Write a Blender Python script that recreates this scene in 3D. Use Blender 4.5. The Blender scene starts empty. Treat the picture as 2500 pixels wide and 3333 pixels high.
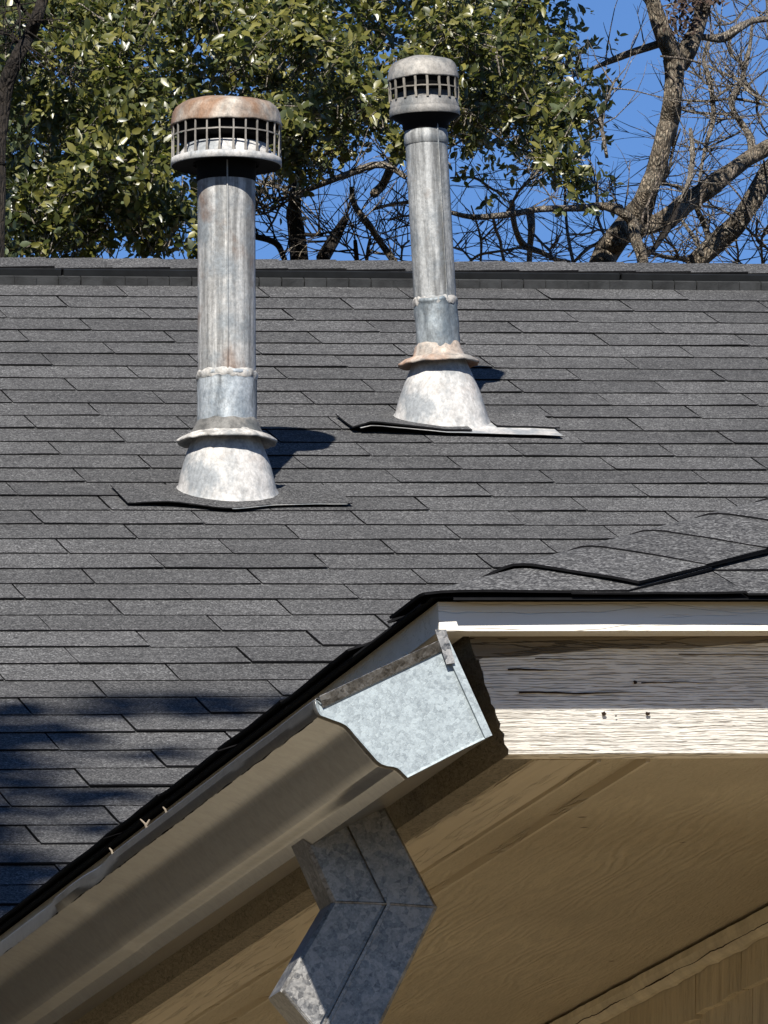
import bpy, math, random
import numpy as np
from mathutils import Vector, Matrix
from mathutils import noise as mnoise

R = math.radians
rng = random.Random(7)
nr = np.random.RandomState(11)
SC = bpy.context.scene
COL = SC.collection

# ------------------------------------------------------------------ camera, sky, sun, exposure
EYE = 1.6                                   # eye height of the photographer, metres
FPX = 29245.76                              # focal length in pixels of the 2500 px wide photograph
YAW, PITCH, ROLL = R(13.25711), R(10.31808), R(2.302553)
fw = np.array([math.sin(YAW) * math.cos(PITCH), math.cos(YAW) * math.cos(PITCH), math.sin(PITCH)])
rt0 = np.array([math.cos(YAW), -math.sin(YAW), 0.0])
up0 = np.cross(rt0, fw)
rt = rt0 * math.cos(ROLL) - up0 * math.sin(ROLL)
up = up0 * math.cos(ROLL) + rt0 * math.sin(ROLL)
cam_d = bpy.data.cameras.new('camera')
cam_d.sensor_fit = 'HORIZONTAL'
cam_d.sensor_width = 36.0
cam_d.lens = 36.0 * FPX / 2500.0
cam_d.clip_start = 0.5
cam_d.clip_end = 3000.0
cam = bpy.data.objects.new('camera', cam_d)
COL.objects.link(cam)
cam.matrix_world = Matrix((( rt[0], up[0], -fw[0], 0.0), (rt[1], up[1], -fw[1], 0.0), (rt[2], up[2], -fw[2], EYE), (0, 0, 0, 1)))
SC.camera = cam

SUN_EL, SUN_AZ = R(42.0), R(21.0)           # sun behind the photographer, to the left
sun_dir = Vector((-math.sin(SUN_AZ) * math.cos(SUN_EL), -math.cos(SUN_AZ) * math.cos(SUN_EL), math.sin(SUN_EL)))
world = bpy.data.worlds.new('World')
SC.world = world
world.use_nodes = True
wn = world.node_tree
wn.nodes.clear()
sky = wn.nodes.new('ShaderNodeTexSky')
sky.sky_type = 'NISHITA'
sky.sun_disc = False
sky.sun_elevation = SUN_EL
sky.sun_rotation = R(180) + SUN_AZ
sky.altitude = 3000.0
sky.air_density = 1.0
sky.dust_density = 0.0
sky.ozone_density = 9.5
bg = wn.nodes.new('ShaderNodeBackground')
bg.inputs['Strength'].default_value = 0.068
wo = wn.nodes.new('ShaderNodeOutputWorld')
wn.links.new(sky.outputs[0], bg.inputs[0])
wn.links.new(bg.outputs[0], wo.inputs[0])
sun_l = bpy.data.lights.new('sun', 'SUN')
sun_l.energy = 5.0
sun_l.angle = R(0.53)
sun_l.color = (1.0, 0.955, 0.88)
sun = bpy.data.objects.new('sun', sun_l)
COL.objects.link(sun)
sun.rotation_euler = sun_dir.to_track_quat('Z', 'Y').to_euler()
SC.view_settings.view_transform = 'Standard'
SC.view_settings.look = 'None'
SC.view_settings.exposure = 0.85
SC.view_settings.gamma = 1.0
SC.view_settings.use_curve_mapping = False
SC.cycles.max_bounces = 8
SC.cycles.diffuse_bounces = 5
SC.cycles.transparent_max_bounces = 8
SC.cycles.caustics_reflective = False
SC.cycles.caustics_refractive = False
SC.render.engine = 'CYCLES'


# ------------------------------------------------------------------ measuring helpers (eye-relative coordinates)
def ray(S):
    return fw + rt * ((S[0] - 1250.0) / FPX) - up * ((S[1] - 1666.5) / FPX)


def on_plane(S, P0, N):
    d = ray(S)
    N = np.array(N, float)
    return d * ((np.array(P0) @ N) / (d @ N))


def at_y(S, y):
    return on_plane(S, (0, y, 0), (0, 1, 0))


def to_px(P):
    P = np.asarray(P, float)
    d = P @ fw
    return 1250 + FPX * (P @ rt) / d, 1666.5 - FPX * (P @ up) / d


def W(p):
    return Vector((float(p[0]), float(p[1]), float(p[2]) + EYE))


def nz(x, y, z=0.0):
    return mnoise.noise(Vector((x, y, z)))


# ------------------------------------------------------------------ object helpers
def link(o, parent=None):
    COL.objects.link(o)
    if parent is not None:
        o.parent = parent
    return o


def tag(o, label=None, cat=None, group=None, kind=None):
    if label: o['label'] = label
    if cat: o['category'] = cat
    if group: o['group'] = group
    if kind: o['kind'] = kind
    return o


def thing(name, loc, label, cat, group=None):
    o = bpy.data.objects.new(name, None)
    o.empty_display_size = 0.1
    o.location = loc
    link(o)
    return tag(o, label, cat, group)


def mesh_of(name, V, F, mats, fm=None, smooth=False):
    me = bpy.data.meshes.new(name)
    me.from_pydata([tuple(map(float, v)) for v in V], [], F)
    for m in (mats if isinstance(mats, (list, tuple)) else [mats]):
        me.materials.append(m)
    if fm is not None:
        me.polygons.foreach_set('material_index', fm)
    if smooth:
        me.polygons.foreach_set('use_smooth', [True] * len(F))
    me.update()
    return me


class MB:
    """collects vertices and faces for one mesh"""
    def __init__(self):
        self.V, self.F, self.M = [], [], []

    def add(self, V, F, m=0):
        b = len(self.V)
        self.V += [tuple(v) for v in V]
        self.F += [tuple(i + b for i in f) for f in F]
        self.M += [m] * len(F)

    def hexa(self, P, m=0):
        """8 corners: 0-3 bottom ring, 4-7 top ring"""
        self.add(P, [(3, 2, 1, 0), (4, 5, 6, 7), (0, 1, 5, 4), (1, 2, 6, 5), (2, 3, 7, 6), (3, 0, 4, 7)], m)

    def box(self, a, b, m=0):
        x0, y0, z0 = a
        x1, y1, z1 = b
        self.hexa([(x0, y0, z0), (x1, y0, z0), (x1, y1, z0), (x0, y1, z0), (x0, y0, z1), (x1, y0, z1), (x1, y1, z1), (x0, y1, z1)], m)

    def tube(self, pts, rad, n=7, m=0, cap=True, wob=0.0, seed=0.0):
        pts = [Vector(p) for p in pts]
        rings = []
        prev = None
        for i, p in enumerate(pts):
            t = (pts[min(i + 1, len(pts) - 1)] - pts[max(i - 1, 0)])
            t = t.normalized() if t.length > 1e-9 else Vector((0, 0, 1))
            if prev is None:
                a = t.orthogonal().normalized()
            else:
                a = (prev - t * prev.dot(t))
                a = a.normalized() if a.length > 1e-6 else t.orthogonal().normalized()
            prev = a
            b = t.cross(a)
            r = rad[i] if hasattr(rad, '__len__') else rad
            ring = []
            for k in range(n):
                q = 2 * math.pi * k / n
                rr = r
                if wob:
                    rr = r * (1 + wob * nz(p.x * 9 + math.cos(q) * 1.3 + seed, p.y * 9 + math.sin(q) * 1.3, p.z * 9))
                ring.append(p + (a * math.cos(q) + b * math.sin(q)) * rr)
            rings.append(ring)
        V = [v for r_ in rings for v in r_]
        F = []
        for i in range(len(rings) - 1):
            for k in range(n):
                k2 = (k + 1) % n
                F.append((i * n + k, i * n + k2, (i + 1) * n + k2, (i + 1) * n + k))
        if cap:
            F.append(tuple(range(n - 1, -1, -1)))
            F.append(tuple(range((len(rings) - 1) * n, len(rings) * n)))
        self.add(V, F, m)

    def lathe(self, prof, n=48, m=0, fn=None, close=False):
        """prof: list of (radius, z); fn(angle, r, z) -> (r, z) reshapes"""
        V, F = [], []
        for (r, z) in prof:
            for k in range(n):
                q = 2 * math.pi * k / n
                rr, zz = (r, z) if fn is None else fn(q, r, z)
                V.append((rr * math.cos(q), rr * math.sin(q), zz))
        L = len(prof)
        for i in range(L - 1 if not close else L):
            j = (i + 1) % L
            for k in range(n):
                k2 = (k + 1) % n
                F.append((i * n + k, i * n + k2, j * n + k2, j * n + k))
        self.add(V, F, m)

    def grid(self, fn, nu, nv, m=0, flip=False):
        V = [fn(i / nu, j / nv) for j in range(nv + 1) for i in range(nu + 1)]
        F = []
        for j in range(nv):
            for i in range(nu):
                a = j * (nu + 1) + i
                f = (a, a + 1, a + nu + 2, a + nu + 1)
                F.append(f[::-1] if flip else f)
        self.add(V, F, m)

    def build(self, name, mats, parent=None, smooth=False, loc=None):
        me = mesh_of(name, self.V, self.F, mats, self.M, smooth)
        o = bpy.data.objects.new(name, me)
        if loc is not None:
            o.location = loc
        return link(o, parent)


def smooth_path(P, n=6):
    """Catmull-Rom through control points (tuples of floats, any width)"""
    P = [np.array(p, float) for p in P]
    Q = [2 * P[0] - P[1]] + P + [2 * P[-1] - P[-2]]
    out = []
    for i in range(1, len(Q) - 2):
        p0, p1, p2, p3 = Q[i - 1], Q[i], Q[i + 1], Q[i + 2]
        for k in range(n):
            t = k / n
            out.append(0.5 * (2 * p1 + (p2 - p0) * t + (2 * p0 - 5 * p1 + 4 * p2 - p3) * t * t + (3 * p1 - p0 - 3 * p2 + p3) * t ** 3))
    out.append(P[-1])
    return out


# ------------------------------------------------------------------ materials
class NT:
    def __init__(self, name):
        self.m = bpy.data.materials.new(name)
        self.m.use_nodes = True
        self.t = self.m.node_tree
        self.b = self.t.nodes['Principled BSDF']
        self.out = self.t.nodes['Material Output']

    def n(self, typ, **kw):
        x = self.t.nodes.new(typ)
        for k, v in kw.items():
            setattr(x, k, v)
        return x

    def l(self, a, b):
        self.t.links.new(a, b)

    def val(self, sock, v):
        if isinstance(v, bpy.types.NodeSocket):
            self.l(v, sock)
        else:
            sock.default_value = v

    def pos(self, scale=(1, 1, 1), rot=(0, 0, 0), obj=False):
        src = self.n('ShaderNodeTexCoord').outputs['Object'] if obj else self.n('ShaderNodeNewGeometry').outputs['Position']
        mp = self.n('ShaderNodeMapping')
        mp.inputs['Scale'].default_value = scale
        mp.inputs['Rotation'].default_value = rot
        self.l(src, mp.inputs['Vector'])
        return mp.outputs[0]

    def noise(self, vec, scale, detail=4, rough=0.55, dist=0.0):
        x = self.n('ShaderNodeTexNoise')
        x.inputs['Scale'].default_value = scale
        x.inputs['Detail'].default_value = detail
        x.inputs['Roughness'].default_value = rough
        x.inputs['Distortion'].default_value = dist
        self.l(vec, x.inputs['Vector'])
        return x.outputs['Fac']

    def voro(self, vec, scale, feature='F1', out='Distance'):
        x = self.n('ShaderNodeTexVoronoi', feature=feature)
        x.inputs['Scale'].default_value = scale
        self.l(vec, x.inputs['Vector'])
        return x.outputs[out]

    def ramp(self, fac, stops):
        x = self.n('ShaderNodeValToRGB')
        e = x.color_ramp.elements
        while len(e) < len(stops):
            e.new(0.5)
        for i, (p, c) in enumerate(stops):
            e[i].position = p
            e[i].color = (c, c, c, 1) if not hasattr(c, '__len__') else (*c[:3], 1)
        self.l(fac, x.inputs[0])
        return x.outputs[0]

    def mix(self, f, a, b, mode='MIX'):
        x = self.n('ShaderNodeMix', data_type='RGBA', blend_type=mode)
        self.val(x.inputs[0], f)
        for s, v in ((x.inputs[6], a), (x.inputs[7], b)):
            if isinstance(v, (tuple, list)):
                v = (*v[:3], 1)
            elif isinstance(v, (int, float)):
                v = (v, v, v, 1)
            self.val(s, v)
        return x.outputs[2]

    def math(self, op, a, b=0.0):
        x = self.n('ShaderNodeMath', operation=op)
        self.val(x.inputs[0], a)
        self.val(x.inputs[1], b)
        return x.outputs[0]

    def bump(self, h, dist=0.002, strength=1.0):
        x = self.n('ShaderNodeBump')
        x.inputs['Distance'].default_value = dist
        x.inputs['Strength'].default_value = strength
        self.l(h, x.inputs['Height'])
        self.l(x.outputs[0], self.b.inputs['Normal'])
        return x

    def set(self, color=None, rough=None, metal=None, spec=None):
        if color is not None:
            self.val(self.b.inputs['Base Color'], (*color, 1) if isinstance(color, tuple) else color)
        if rough is not None: self.val(self.b.inputs['Roughness'], rough)
        if metal is not None: self.val(self.b.inputs['Metallic'], metal)
        if spec is not None: self.val(self.b.inputs['Specular IOR Level'], spec)
        return self.m


def mat_shingle():
    t = NT('shingle_granules')
    p = t.pos()
    g = t.voro(p, 420, out='Color')
    sep = t.n('ShaderNodeSeparateColor')
    t.l(g, sep.inputs[0])
    col = t.ramp(sep.outputs[0], [(0.0, (0.016, 0.016, 0.017)), (0.45, (0.055, 0.0545, 0.055)), (0.8, (0.098, 0.097, 0.097)), (1.0, (0.19, 0.19, 0.19))])
    big = t.noise(p, 3.0, 4, 0.6)
    col = t.mix(1.0, col, t.ramp(big, [(0.3, 0.82), (0.7, 1.12)]), 'MULTIPLY')
    wear = t.noise(t.pos((14, 60, 60)), 1.0, 5, 0.7)
    col = t.mix(1.0, col, t.ramp(wear, [(0.3, 0.80), (0.7, 1.22)]), 'MULTIPLY')
    oi = t.n('ShaderNodeObjectInfo')
    col = t.mix(1.0, col, t.ramp(oi.outputs['Random'], [(0.0, 0.82), (0.5, 0.98), (1.0, 1.12)]), 'MULTIPLY')
    blot = t.noise(p, 26, 3, 0.6)
    col = t.mix(t.ramp(blot, [(0.60, 0.0), (0.78, 0.35)]), col, (0.075, 0.073, 0.070))
    t.bump(sep.outputs[1], 0.0016, 1.0)
    return t.set(col, 0.9, 0.0, 0.25)


def mat_plain(name, color, rough=0.6, metal=0.0, var=0.25, scale=8.0, bump=0.0, bscale=120.0, spec=0.4):
    t = NT(name)
    p = t.pos()
    f = t.noise(p, scale, 5, 0.6)
    col = t.mix(1.0, tuple(color), t.ramp(f, [(0.3, 1 - var), (0.7, 1 + var)]), 'MULTIPLY')
    if bump:
        t.bump(t.noise(p, bscale, 4, 0.6), bump)
    return t.set(col, rough, metal, spec)


def mat_galv(name, lo, hi, scale=110.0, rough=0.42, metal=0.35, stain=0.0, tint=(0.86, 0.98, 1.02), bump=True):
    """spangled galvanised sheet"""
    t = NT(name)
    p = t.pos()
    wob = t.noise(p, 60, 3)
    c1 = t.voro(p, scale, out='Color')
    s1 = t.n('ShaderNodeSeparateColor'); t.l(c1, s1.inputs[0])
    c2 = t.voro(p, scale * 2.7, out='Color')
    s2 = t.n('ShaderNodeSeparateColor'); t.l(c2, s2.inputs[0])
    f = t.math('ADD', t.math('MULTIPLY', s1.outputs[0], 0.40), t.math('ADD', t.math('MULTIPLY', s2.outputs[0], 0.28), t.math('MULTIPLY', wob, 0.5)))
    L = tuple(lo * k for k in tint); H = tuple(hi * k for k in tint)
    col = t.ramp(f, [(0.25, L), (0.85, H)])
    if stain:
        st = t.noise(t.pos((3, 3, 9)), 2.0, 6, 0.65)
        col = t.mix(t.ramp(st, [(0.45, 0.0), (0.75, stain)]), col, (0.10, 0.075, 0.05))
    if bump: t.bump(f, 0.0003, 0.5)
    if bump: t.l(t.ramp(f, [(0.2, rough - 0.1), (0.9, rough + 0.15)]), t.b.inputs['Roughness'])
    return t.set(col, None if bump else rough, metal, 0.5)


def mat_vent(name, base, rust, seed=0.0, dark=0.55, metal=0.15, streak=(30, 30, 2.2), rusty=(0.56, 0.74)):
    """chalky weathered flue metal with run marks, soot and rust"""
    t = NT(name)
    mp = t.pos(streak, obj=True)
    ad = t.n('ShaderNodeVectorMath', operation='ADD')
    ad.inputs[1].default_value = (seed, seed * 1.7, seed * 0.3)
    t.l(mp, ad.inputs[0])
    s = t.noise(ad.outputs[0], 1.0, 6, 0.68)
    mp2 = t.pos((1, 1, 0.75), obj=True)
    ad2 = t.n('ShaderNodeVectorMath', operation='ADD')
    ad2.inputs[1].default_value = (seed * 2.1, seed, seed * 3.0)
    t.l(mp2, ad2.inputs[0])
    b = t.noise(ad2.outputs[0], 16.0, 6, 0.66)
    fine = t.noise(ad2.outputs[0], 150.0, 4, 0.7)
    col = t.mix(t.ramp(s, [(0.40, 0.0), (0.56, 1.0)]), tuple(base[i] * dark for i in range(3)), tuple(base))
    col = t.mix(t.ramp(b, [(0.46, 0.0), (0.62, 0.85)]), col, tuple(base[i] * k for i, k in enumerate((0.42, 0.47, 0.52))))
    rp = t.noise(ad2.outputs[0], 9.0, 5, 0.62, 0.4)
    col = t.mix(t.ramp(rp, [(rusty[0], 0.0), (rusty[1], 0.8)]), col, tuple(rust))
    col = t.mix(1.0, col, t.ramp(fine, [(0.25, 0.60), (0.75, 1.22)]), 'MULTIPLY')
    t.bump(t.math('ADD', fine, t.math('MULTIPLY', b, 2.0)), 0.0012, 0.7)
    return t.set(col, 0.62, metal, 0.35)


def mat_painted_wood(name, color, grain=(3.0, 40.0, 70.0), crack=0.5, crack_col=(0.05, 0.035, 0.02), bumpd=0.0025, crack_sc=(5.0, 60.0, 75.0), dirt=0.15, thr=(0.004, 0.03), rot=(0, 0, 0)):
    t = NT(name)
    gp = t.pos(grain, rot)
    gx = t.noise(gp, 1.0, 6, 0.62, 0.5)
    cn = t.noise(t.pos(crack_sc, rot), 1.0, 3, 0.6, 0.35)
    c = t.ramp(t.math('ABSOLUTE', t.math('SUBTRACT', cn, 0.5)), [(thr[0], 1.0), (thr[1], 0.0)])
    gate = t.noise(t.pos((3, 30, 30), rot), 1.0, 3)
    c = t.math('MULTIPLY', c, t.ramp(gate, [(0.38, 0.25), (0.58, 1.0)]))
    col = t.mix(1.0, tuple(color), t.ramp(gx, [(0.25, 1 - dirt), (0.7, 1 + dirt * 0.4)]), 'MULTIPLY')
    col = t.mix(t.math('MULTIPLY', c, crack), col, tuple(crack_col))
    h = t.math('SUBTRACT', t.math('MULTIPLY', gx, 0.8), t.math('MULTIPLY', c, 1.2))
    t.bump(h, bumpd, 1.0)
    return t.set(col, 0.62, 0.0, 0.35)


def mat_plywood(name, color, rot=(0, 0, 0)):
    t = NT(name)
    gp = t.pos((30, 3.2, 30), rot)
    g1 = t.noise(gp, 1.0, 5, 0.6, 1.1)
    g2 = t.noise(t.pos((260, 42, 200), (0, 0, R(7))), 1.0, 3, 0.6, 0.9)
    w = t.n('ShaderNodeTexWave', wave_type='BANDS', bands_direction='X')
    w.inputs['Scale'].default_value = 22.0
    w.inputs['Distortion'].default_value = 22.0
    w.inputs['Detail'].default_value = 4.0
    w.inputs['Detail Scale'].default_value = 0.9
    t.l(t.pos((1, 0.16, 1), (0, 0, R(9))), w.inputs['Vector'])
    gate = t.noise(t.pos((5, 1.6, 5)), 1.0, 3)
    h = t.math('ADD', t.math('MULTIPLY', w.outputs['Fac'], t.ramp(gate, [(0.42, 0.0), (0.66, 0.7)])), t.math('ADD', t.math('MULTIPLY', g1, 0.6), t.math('MULTIPLY', g2, 0.9)))
    big = t.noise(t.pos(), 3.5, 4, 0.6)
    col = t.mix(1.0, tuple(color), t.ramp(big, [(0.3, (0.88, 0.86, 0.82)), (0.7, (1.08, 1.08, 1.06))]), 'MULTIPLY')
    fine = t.noise(t.pos(), 260, 3)
    col = t.mix(1.0, col, t.ramp(t.math('ADD', t.math('MULTIPLY', h, 0.4), t.math('MULTIPLY', fine, 0.5)), [(0.35, 0.74), (0.85, 1.08)]), 'MULTIPLY')
    spots = t.voro(t.pos(), 9.0)
    col = t.mix(t.ramp(spots, [(0.025, 0.8), (0.05, 0.0)]), col, (0.05, 0.03, 0.02))
    t.bump(t.math('ADD', h, t.math('MULTIPLY', fine, 0.25)), 0.0024, 1.0)
    return t.set(col, 0.7, 0.0, 0.3)


def mat_bark(name, dark, pale, scale=14.0, lichen=0.5):
    t = NT(name)
    p = t.pos((1, 1, 0.7))
    a = t.noise(p, scale, 6, 0.7, 0.3)
    b = t.noise(p, scale * 3.1, 5, 0.7)
    col = t.ramp(a, [(0.35, tuple(dark)), (0.52, tuple((dark[i] + pale[i]) * 0.42 for i in range(3))), (0.68, tuple(pale))])
    col = t.mix(t.ramp(b, [(0.5, 0.0), (0.66, lichen)]), col, (0.30, 0.28, 0.22))
    v = t.voro(t.pos((1, 1, 0.35)), scale * 3.2, 'DISTANCE_TO_EDGE')
    col = t.mix(t.ramp(v, [(0.02, 0.7), (0.14, 0.0)]), col, (0.02, 0.015, 0.01))
    t.bump(t.math('ADD', t.math('MULTIPLY', v, 2.0), b), 0.012, 1.0)
    return t.set(col, 0.88, 0.0, 0.25)


def mat_leaf(name, c0, c1, c2, rough=0.36, back=(0.10, 0.12, 0.06)):
    t = NT(name)
    ge = t.n('ShaderNodeNewGeometry')
    oi = t.n('ShaderNodeObjectInfo')
    rnd = t.math('FRACT', t.math('ADD', ge.outputs['Random Per Island'], oi.outputs['Random']))
    col = t.ramp(rnd, [(0.0, c0), (0.55, c1), (0.93, c2), (1.0, (0.20, 0.19, 0.06))])
    col = t.mix(ge.outputs['Backfacing'], col, tuple(back))
    t.set(col, rough, 0.0, 0.6)
    tr = t.n('ShaderNodeBsdfTranslucent')
    t.l(t.mix(1.0, col, (1.3, 1.5, 0.5), 'MULTIPLY'), tr.inputs[0])
    mx = t.n('ShaderNodeMixShader')
    mx.inputs[0].default_value = 0.22
    t.l(t.b.outputs[0], mx.inputs[1]); t.l(tr.outputs[0], mx.inputs[2]); t.l(mx.outputs[0], t.out.inputs[0])
    return t.m


M_SH = mat_shingle()
M_EDGE = mat_plain('asphalt_edge', (0.008, 0.008, 0.009), 0.95, var=0.3, scale=60, spec=0.1)
M_FELT = mat_plain('roofing_felt', (0.006, 0.006, 0.006), 0.95, spec=0.1)
M_BLACKVENT = mat_plain('black_plastic_vent', (0.010, 0.011, 0.012), 0.45, var=0.3, scale=30)
M_BAFFLE = mat_plain('grey_vent_baffle', (0.022, 0.023, 0.024), 0.85, var=0.55, scale=24, bump=0.001, bscale=300)

M_GALV = mat_galv('galvanised_spangle', 0.24, 0.39, 260, 0.5, 0.2)
M_GUTTER = mat_galv('galvanised_gutter', 0.11, 0.165, 90, 0.28, 0.60, 0.22, (1.0, 1.01, 1.0), False)
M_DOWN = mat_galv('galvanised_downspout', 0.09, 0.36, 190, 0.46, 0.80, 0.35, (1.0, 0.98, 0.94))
M_V1 = mat_vent('weathered_flue', (0.46, 0.455, 0.44), (0.16, 0.095, 0.06), 1.0, 0.40, streak=(44, 44, 2.0), rusty=(0.50, 0.64))
M_V2 = mat_vent('weathered_flue_grey', (0.36, 0.365, 0.36), (0.16, 0.105, 0.07), 5.3, 0.36, streak=(40, 40, 3.0), rusty=(0.60, 0.76))
M_SLEEVE = mat_vent('shiny_sleeve', (0.42, 0.45, 0.47), (0.20, 0.17, 0.13), 9.0, 0.33, 0.35, (26, 26, 5), (0.66, 0.8))
M_SLEEVE2 = mat_vent('patched_sleeve', (0.30, 0.33, 0.345), (0.58, 0.58, 0.56), 13.0, 0.5, 0.35, (30, 30, 6), (0.50, 0.60))
M_CAP1 = mat_vent('rusty_cap', (0.42, 0.375, 0.32), (0.21, 0.105, 0.05), 3.3, 0.5, streak=(16, 16, 16), rusty=(0.42, 0.58))
M_CAP2 = mat_vent('dusty_cap', (0.34, 0.32, 0.29), (0.20, 0.125, 0.085), 7.7, 0.45, streak=(12, 12, 9), rusty=(0.56, 0.78))
M_CAPG = mat_vent('cap_grey', (0.24, 0.23, 0.215), (0.17, 0.12, 0.08), 2.2, 0.6, streak=(14, 14, 14), rusty=(0.58, 0.8))
M_CONE = mat_vent('chalky_lead', (0.50, 0.485, 0.465), (0.30, 0.22, 0.17), 4.4, 0.72, 0.0, (16, 16, 16), (0.60, 0.80))
M_SEAL = mat_vent('old_sealant', (0.50, 0.475, 0.44), (0.26, 0.17, 0.10), 6.1, 0.45, 0.0, (40, 40, 40), (0.60, 0.8))
M_TAR = mat_vent('old_tar', (0.16, 0.155, 0.145), (0.30, 0.28, 0.25), 8.1, 0.5, 0.0, (40, 40, 40), (0.55, 0.7))
M_RUSTSEAL = mat_vent('rusty_sealant', (0.48, 0.42, 0.36), (0.30, 0.13, 0.05), 2.9, 0.60, 0.0, (34, 34, 34), (0.42, 0.62))
M_CHECK = mat_plain('dark_wood_check', (0.035, 0.022, 0.015), 0.9, spec=0.1)
M_BLACKIN = mat_plain('soot_and_shade_black', (0.006, 0.006, 0.006), 0.9, spec=0.1)  # also colours the painted shadow band under the large cap
def mat_cracked(name, color):
    t = NT(name)
    lines = None
    for sc, dist, off, th in ((78.0, 5.0, 0.0, 0.035), (131.0, 7.0, 3.7, 0.020)):
        w = t.n('ShaderNodeTexWave', wave_type='BANDS', bands_direction='Z')
        w.inputs['Scale'].default_value = sc
        w.inputs['Distortion'].default_value = dist
        w.inputs['Detail'].default_value = 3.0
        w.inputs['Detail Scale'].default_value = 0.55
        w.inputs['Phase Offset'].default_value = off
        t.l(t.pos((0.30, 1, 1)), w.inputs['Vector'])
        c = t.ramp(w.outputs['Fac'], [(th, 1.0), (th + 0.09, 0.0)])
        gate = t.noise(t.pos((34 + off * 5, 90, 150)), 1.0, 2, 0.5)
        c = t.math('MULTIPLY', c, t.ramp(gate, [(0.40, 0.0), (0.56, 1.0)]))
        lines = c if lines is None else t.math('MAXIMUM', lines, c)
    big = t.noise(t.pos((4, 30, 30)), 1.0, 5, 0.65)
    fine = t.noise(t.pos((60, 260, 420)), 1.0, 3, 0.6)
    col = t.mix(1.0, tuple(color), t.ramp(big, [(0.3, (0.90, 0.87, 0.82)), (0.65, (1.03, 1.03, 1.03))]), 'MULTIPLY')
    col = t.mix(t.math('MULTIPLY', lines, 0.62), col, (0.15, 0.115, 0.085))
    flake = t.noise(t.pos((22, 70, 110)), 1.0, 4, 0.6)
    col = t.mix(t.ramp(flake, [(0.73, 0.0), (0.77, 0.8)]), col, (0.20, 0.155, 0.11))
    t.bump(t.math('SUBTRACT', t.math('MULTIPLY', fine, 0.5), lines), 0.0012, 1.0)
    return t.set(col, 0.62, 0.0, 0.35)


M_WHITE = mat_cracked('cracked_white_paint', (0.85, 0.81, 0.735))
M_TRIM = mat_painted_wood('white_trim_paint', (0.70, 0.665, 0.595), crack=0.0, bumpd=0.0006, dirt=0.08)
def mat_rough(name, color):
    t = NT(name)
    a = t.noise(t.pos((190, 75, 190), (R(20), 0, 0)), 1.0, 5, 0.7, 1.6)
    b = t.noise(t.pos(), 420, 3, 0.7)
    f = t.math('ADD', t.math('MULTIPLY', a, 0.8), t.math('MULTIPLY', b, 0.3))
    col = t.ramp(f, [(0.38, tuple(c * 0.22 for c in color)), (0.52, tuple(c * 0.75 for c in color)), (0.70, tuple(color))])
    t.bump(f, 0.006, 1.0)
    return t.set(col, 0.85, 0.0, 0.2)


M_ROUGH = mat_rough('rough_sawn_paint', (0.36, 0.32, 0.25))
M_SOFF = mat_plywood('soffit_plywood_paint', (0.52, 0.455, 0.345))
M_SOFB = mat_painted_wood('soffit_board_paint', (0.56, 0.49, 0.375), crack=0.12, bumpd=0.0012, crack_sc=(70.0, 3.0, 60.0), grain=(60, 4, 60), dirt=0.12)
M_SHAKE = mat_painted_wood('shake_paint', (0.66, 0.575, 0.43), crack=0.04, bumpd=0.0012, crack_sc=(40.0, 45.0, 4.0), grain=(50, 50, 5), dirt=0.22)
M_CAULK = mat_plain('cracked_caulk', (0.62, 0.56, 0.44), 0.8, var=0.18, scale=30, bump=0.0012, bscale=160)
M_DEADW = mat_painted_wood('weathered_bare_wood', (0.22, 0.185, 0.14), crack=0.7, bumpd=0.004, crack_sc=(10, 80, 120), dirt=0.5)
M_BARK = mat_bark('mottled_bark', (0.030, 0.023, 0.017), (0.42, 0.34, 0.25), 34, 0.75)
M_BARK2 = mat_bark('grey_twig_bark', (0.13, 0.11, 0.09), (0.48, 0.42, 0.345), 40, 0.6)
M_PALEBARK = mat_bark('pale_creeper_bark', (0.12, 0.095, 0.08), (0.34, 0.28, 0.23), 40, 0.4)
M_BARKD = mat_bark('shade_dark_bark', (0.010, 0.008, 0.007), (0.036, 0.028, 0.022), 26, 0.04)  # shade on the leaning trunk is put into this darker bark
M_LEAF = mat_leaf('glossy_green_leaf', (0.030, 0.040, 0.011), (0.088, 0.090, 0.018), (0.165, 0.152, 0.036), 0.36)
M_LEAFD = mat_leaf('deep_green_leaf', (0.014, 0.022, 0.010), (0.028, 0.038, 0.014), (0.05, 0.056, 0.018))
M_DEAD = mat_plain('dead_leaf', (0.045, 0.028, 0.020), 0.8, var=0.5, scale=20)
M_PALE = mat_plain('pale_straw', (0.22, 0.18, 0.135), 0.8, var=0.3, scale=40)
M_LICHEN = mat_plain('white_lichen', (0.5, 0.52, 0.47), 0.9, var=0.25, scale=40)

# ------------------------------------------------------------------ the setting: ground
M_GROUND = mat_plain('dry_winter_lawn', (0.118, 0.089, 0.050), 0.95, var=0.35, scale=1.3, bump=0.02, bscale=14, spec=0.1)
g = MB()
g.add([(-900, -900, 0), (900, -900, 0), (900, 900, 0), (-900, 900, 0)], [(0, 1, 2, 3)])
tag(g.build('ground', M_GROUND), kind='structure')

# ------------------------------------------------------------------ house frame numbers (metres, eye-relative)
TAB, EXPO = 0.3048, 0.127
PM = R(22.62)                              # main roof pitch
SM, CM = math.sin(PM), math.cos(PM)
O = np.array([3.43328092, 18.12620733, 3.84637613])
UPS = np.array([0, CM, SM])
NRM = np.array([0, -SM, CM])


def roof(u, v, h=0.0):
    """u along the courses, v up the slope, h off the deck"""
    return O + np.array([u, 0, 0]) + UPS * v + NRM * h


MROOF = Matrix(((1, 0, 0, O[0]), (0, CM, -SM, O[1]), (0, SM, CM, O[2] + EYE), (0, 0, 0, 1)))

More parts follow.
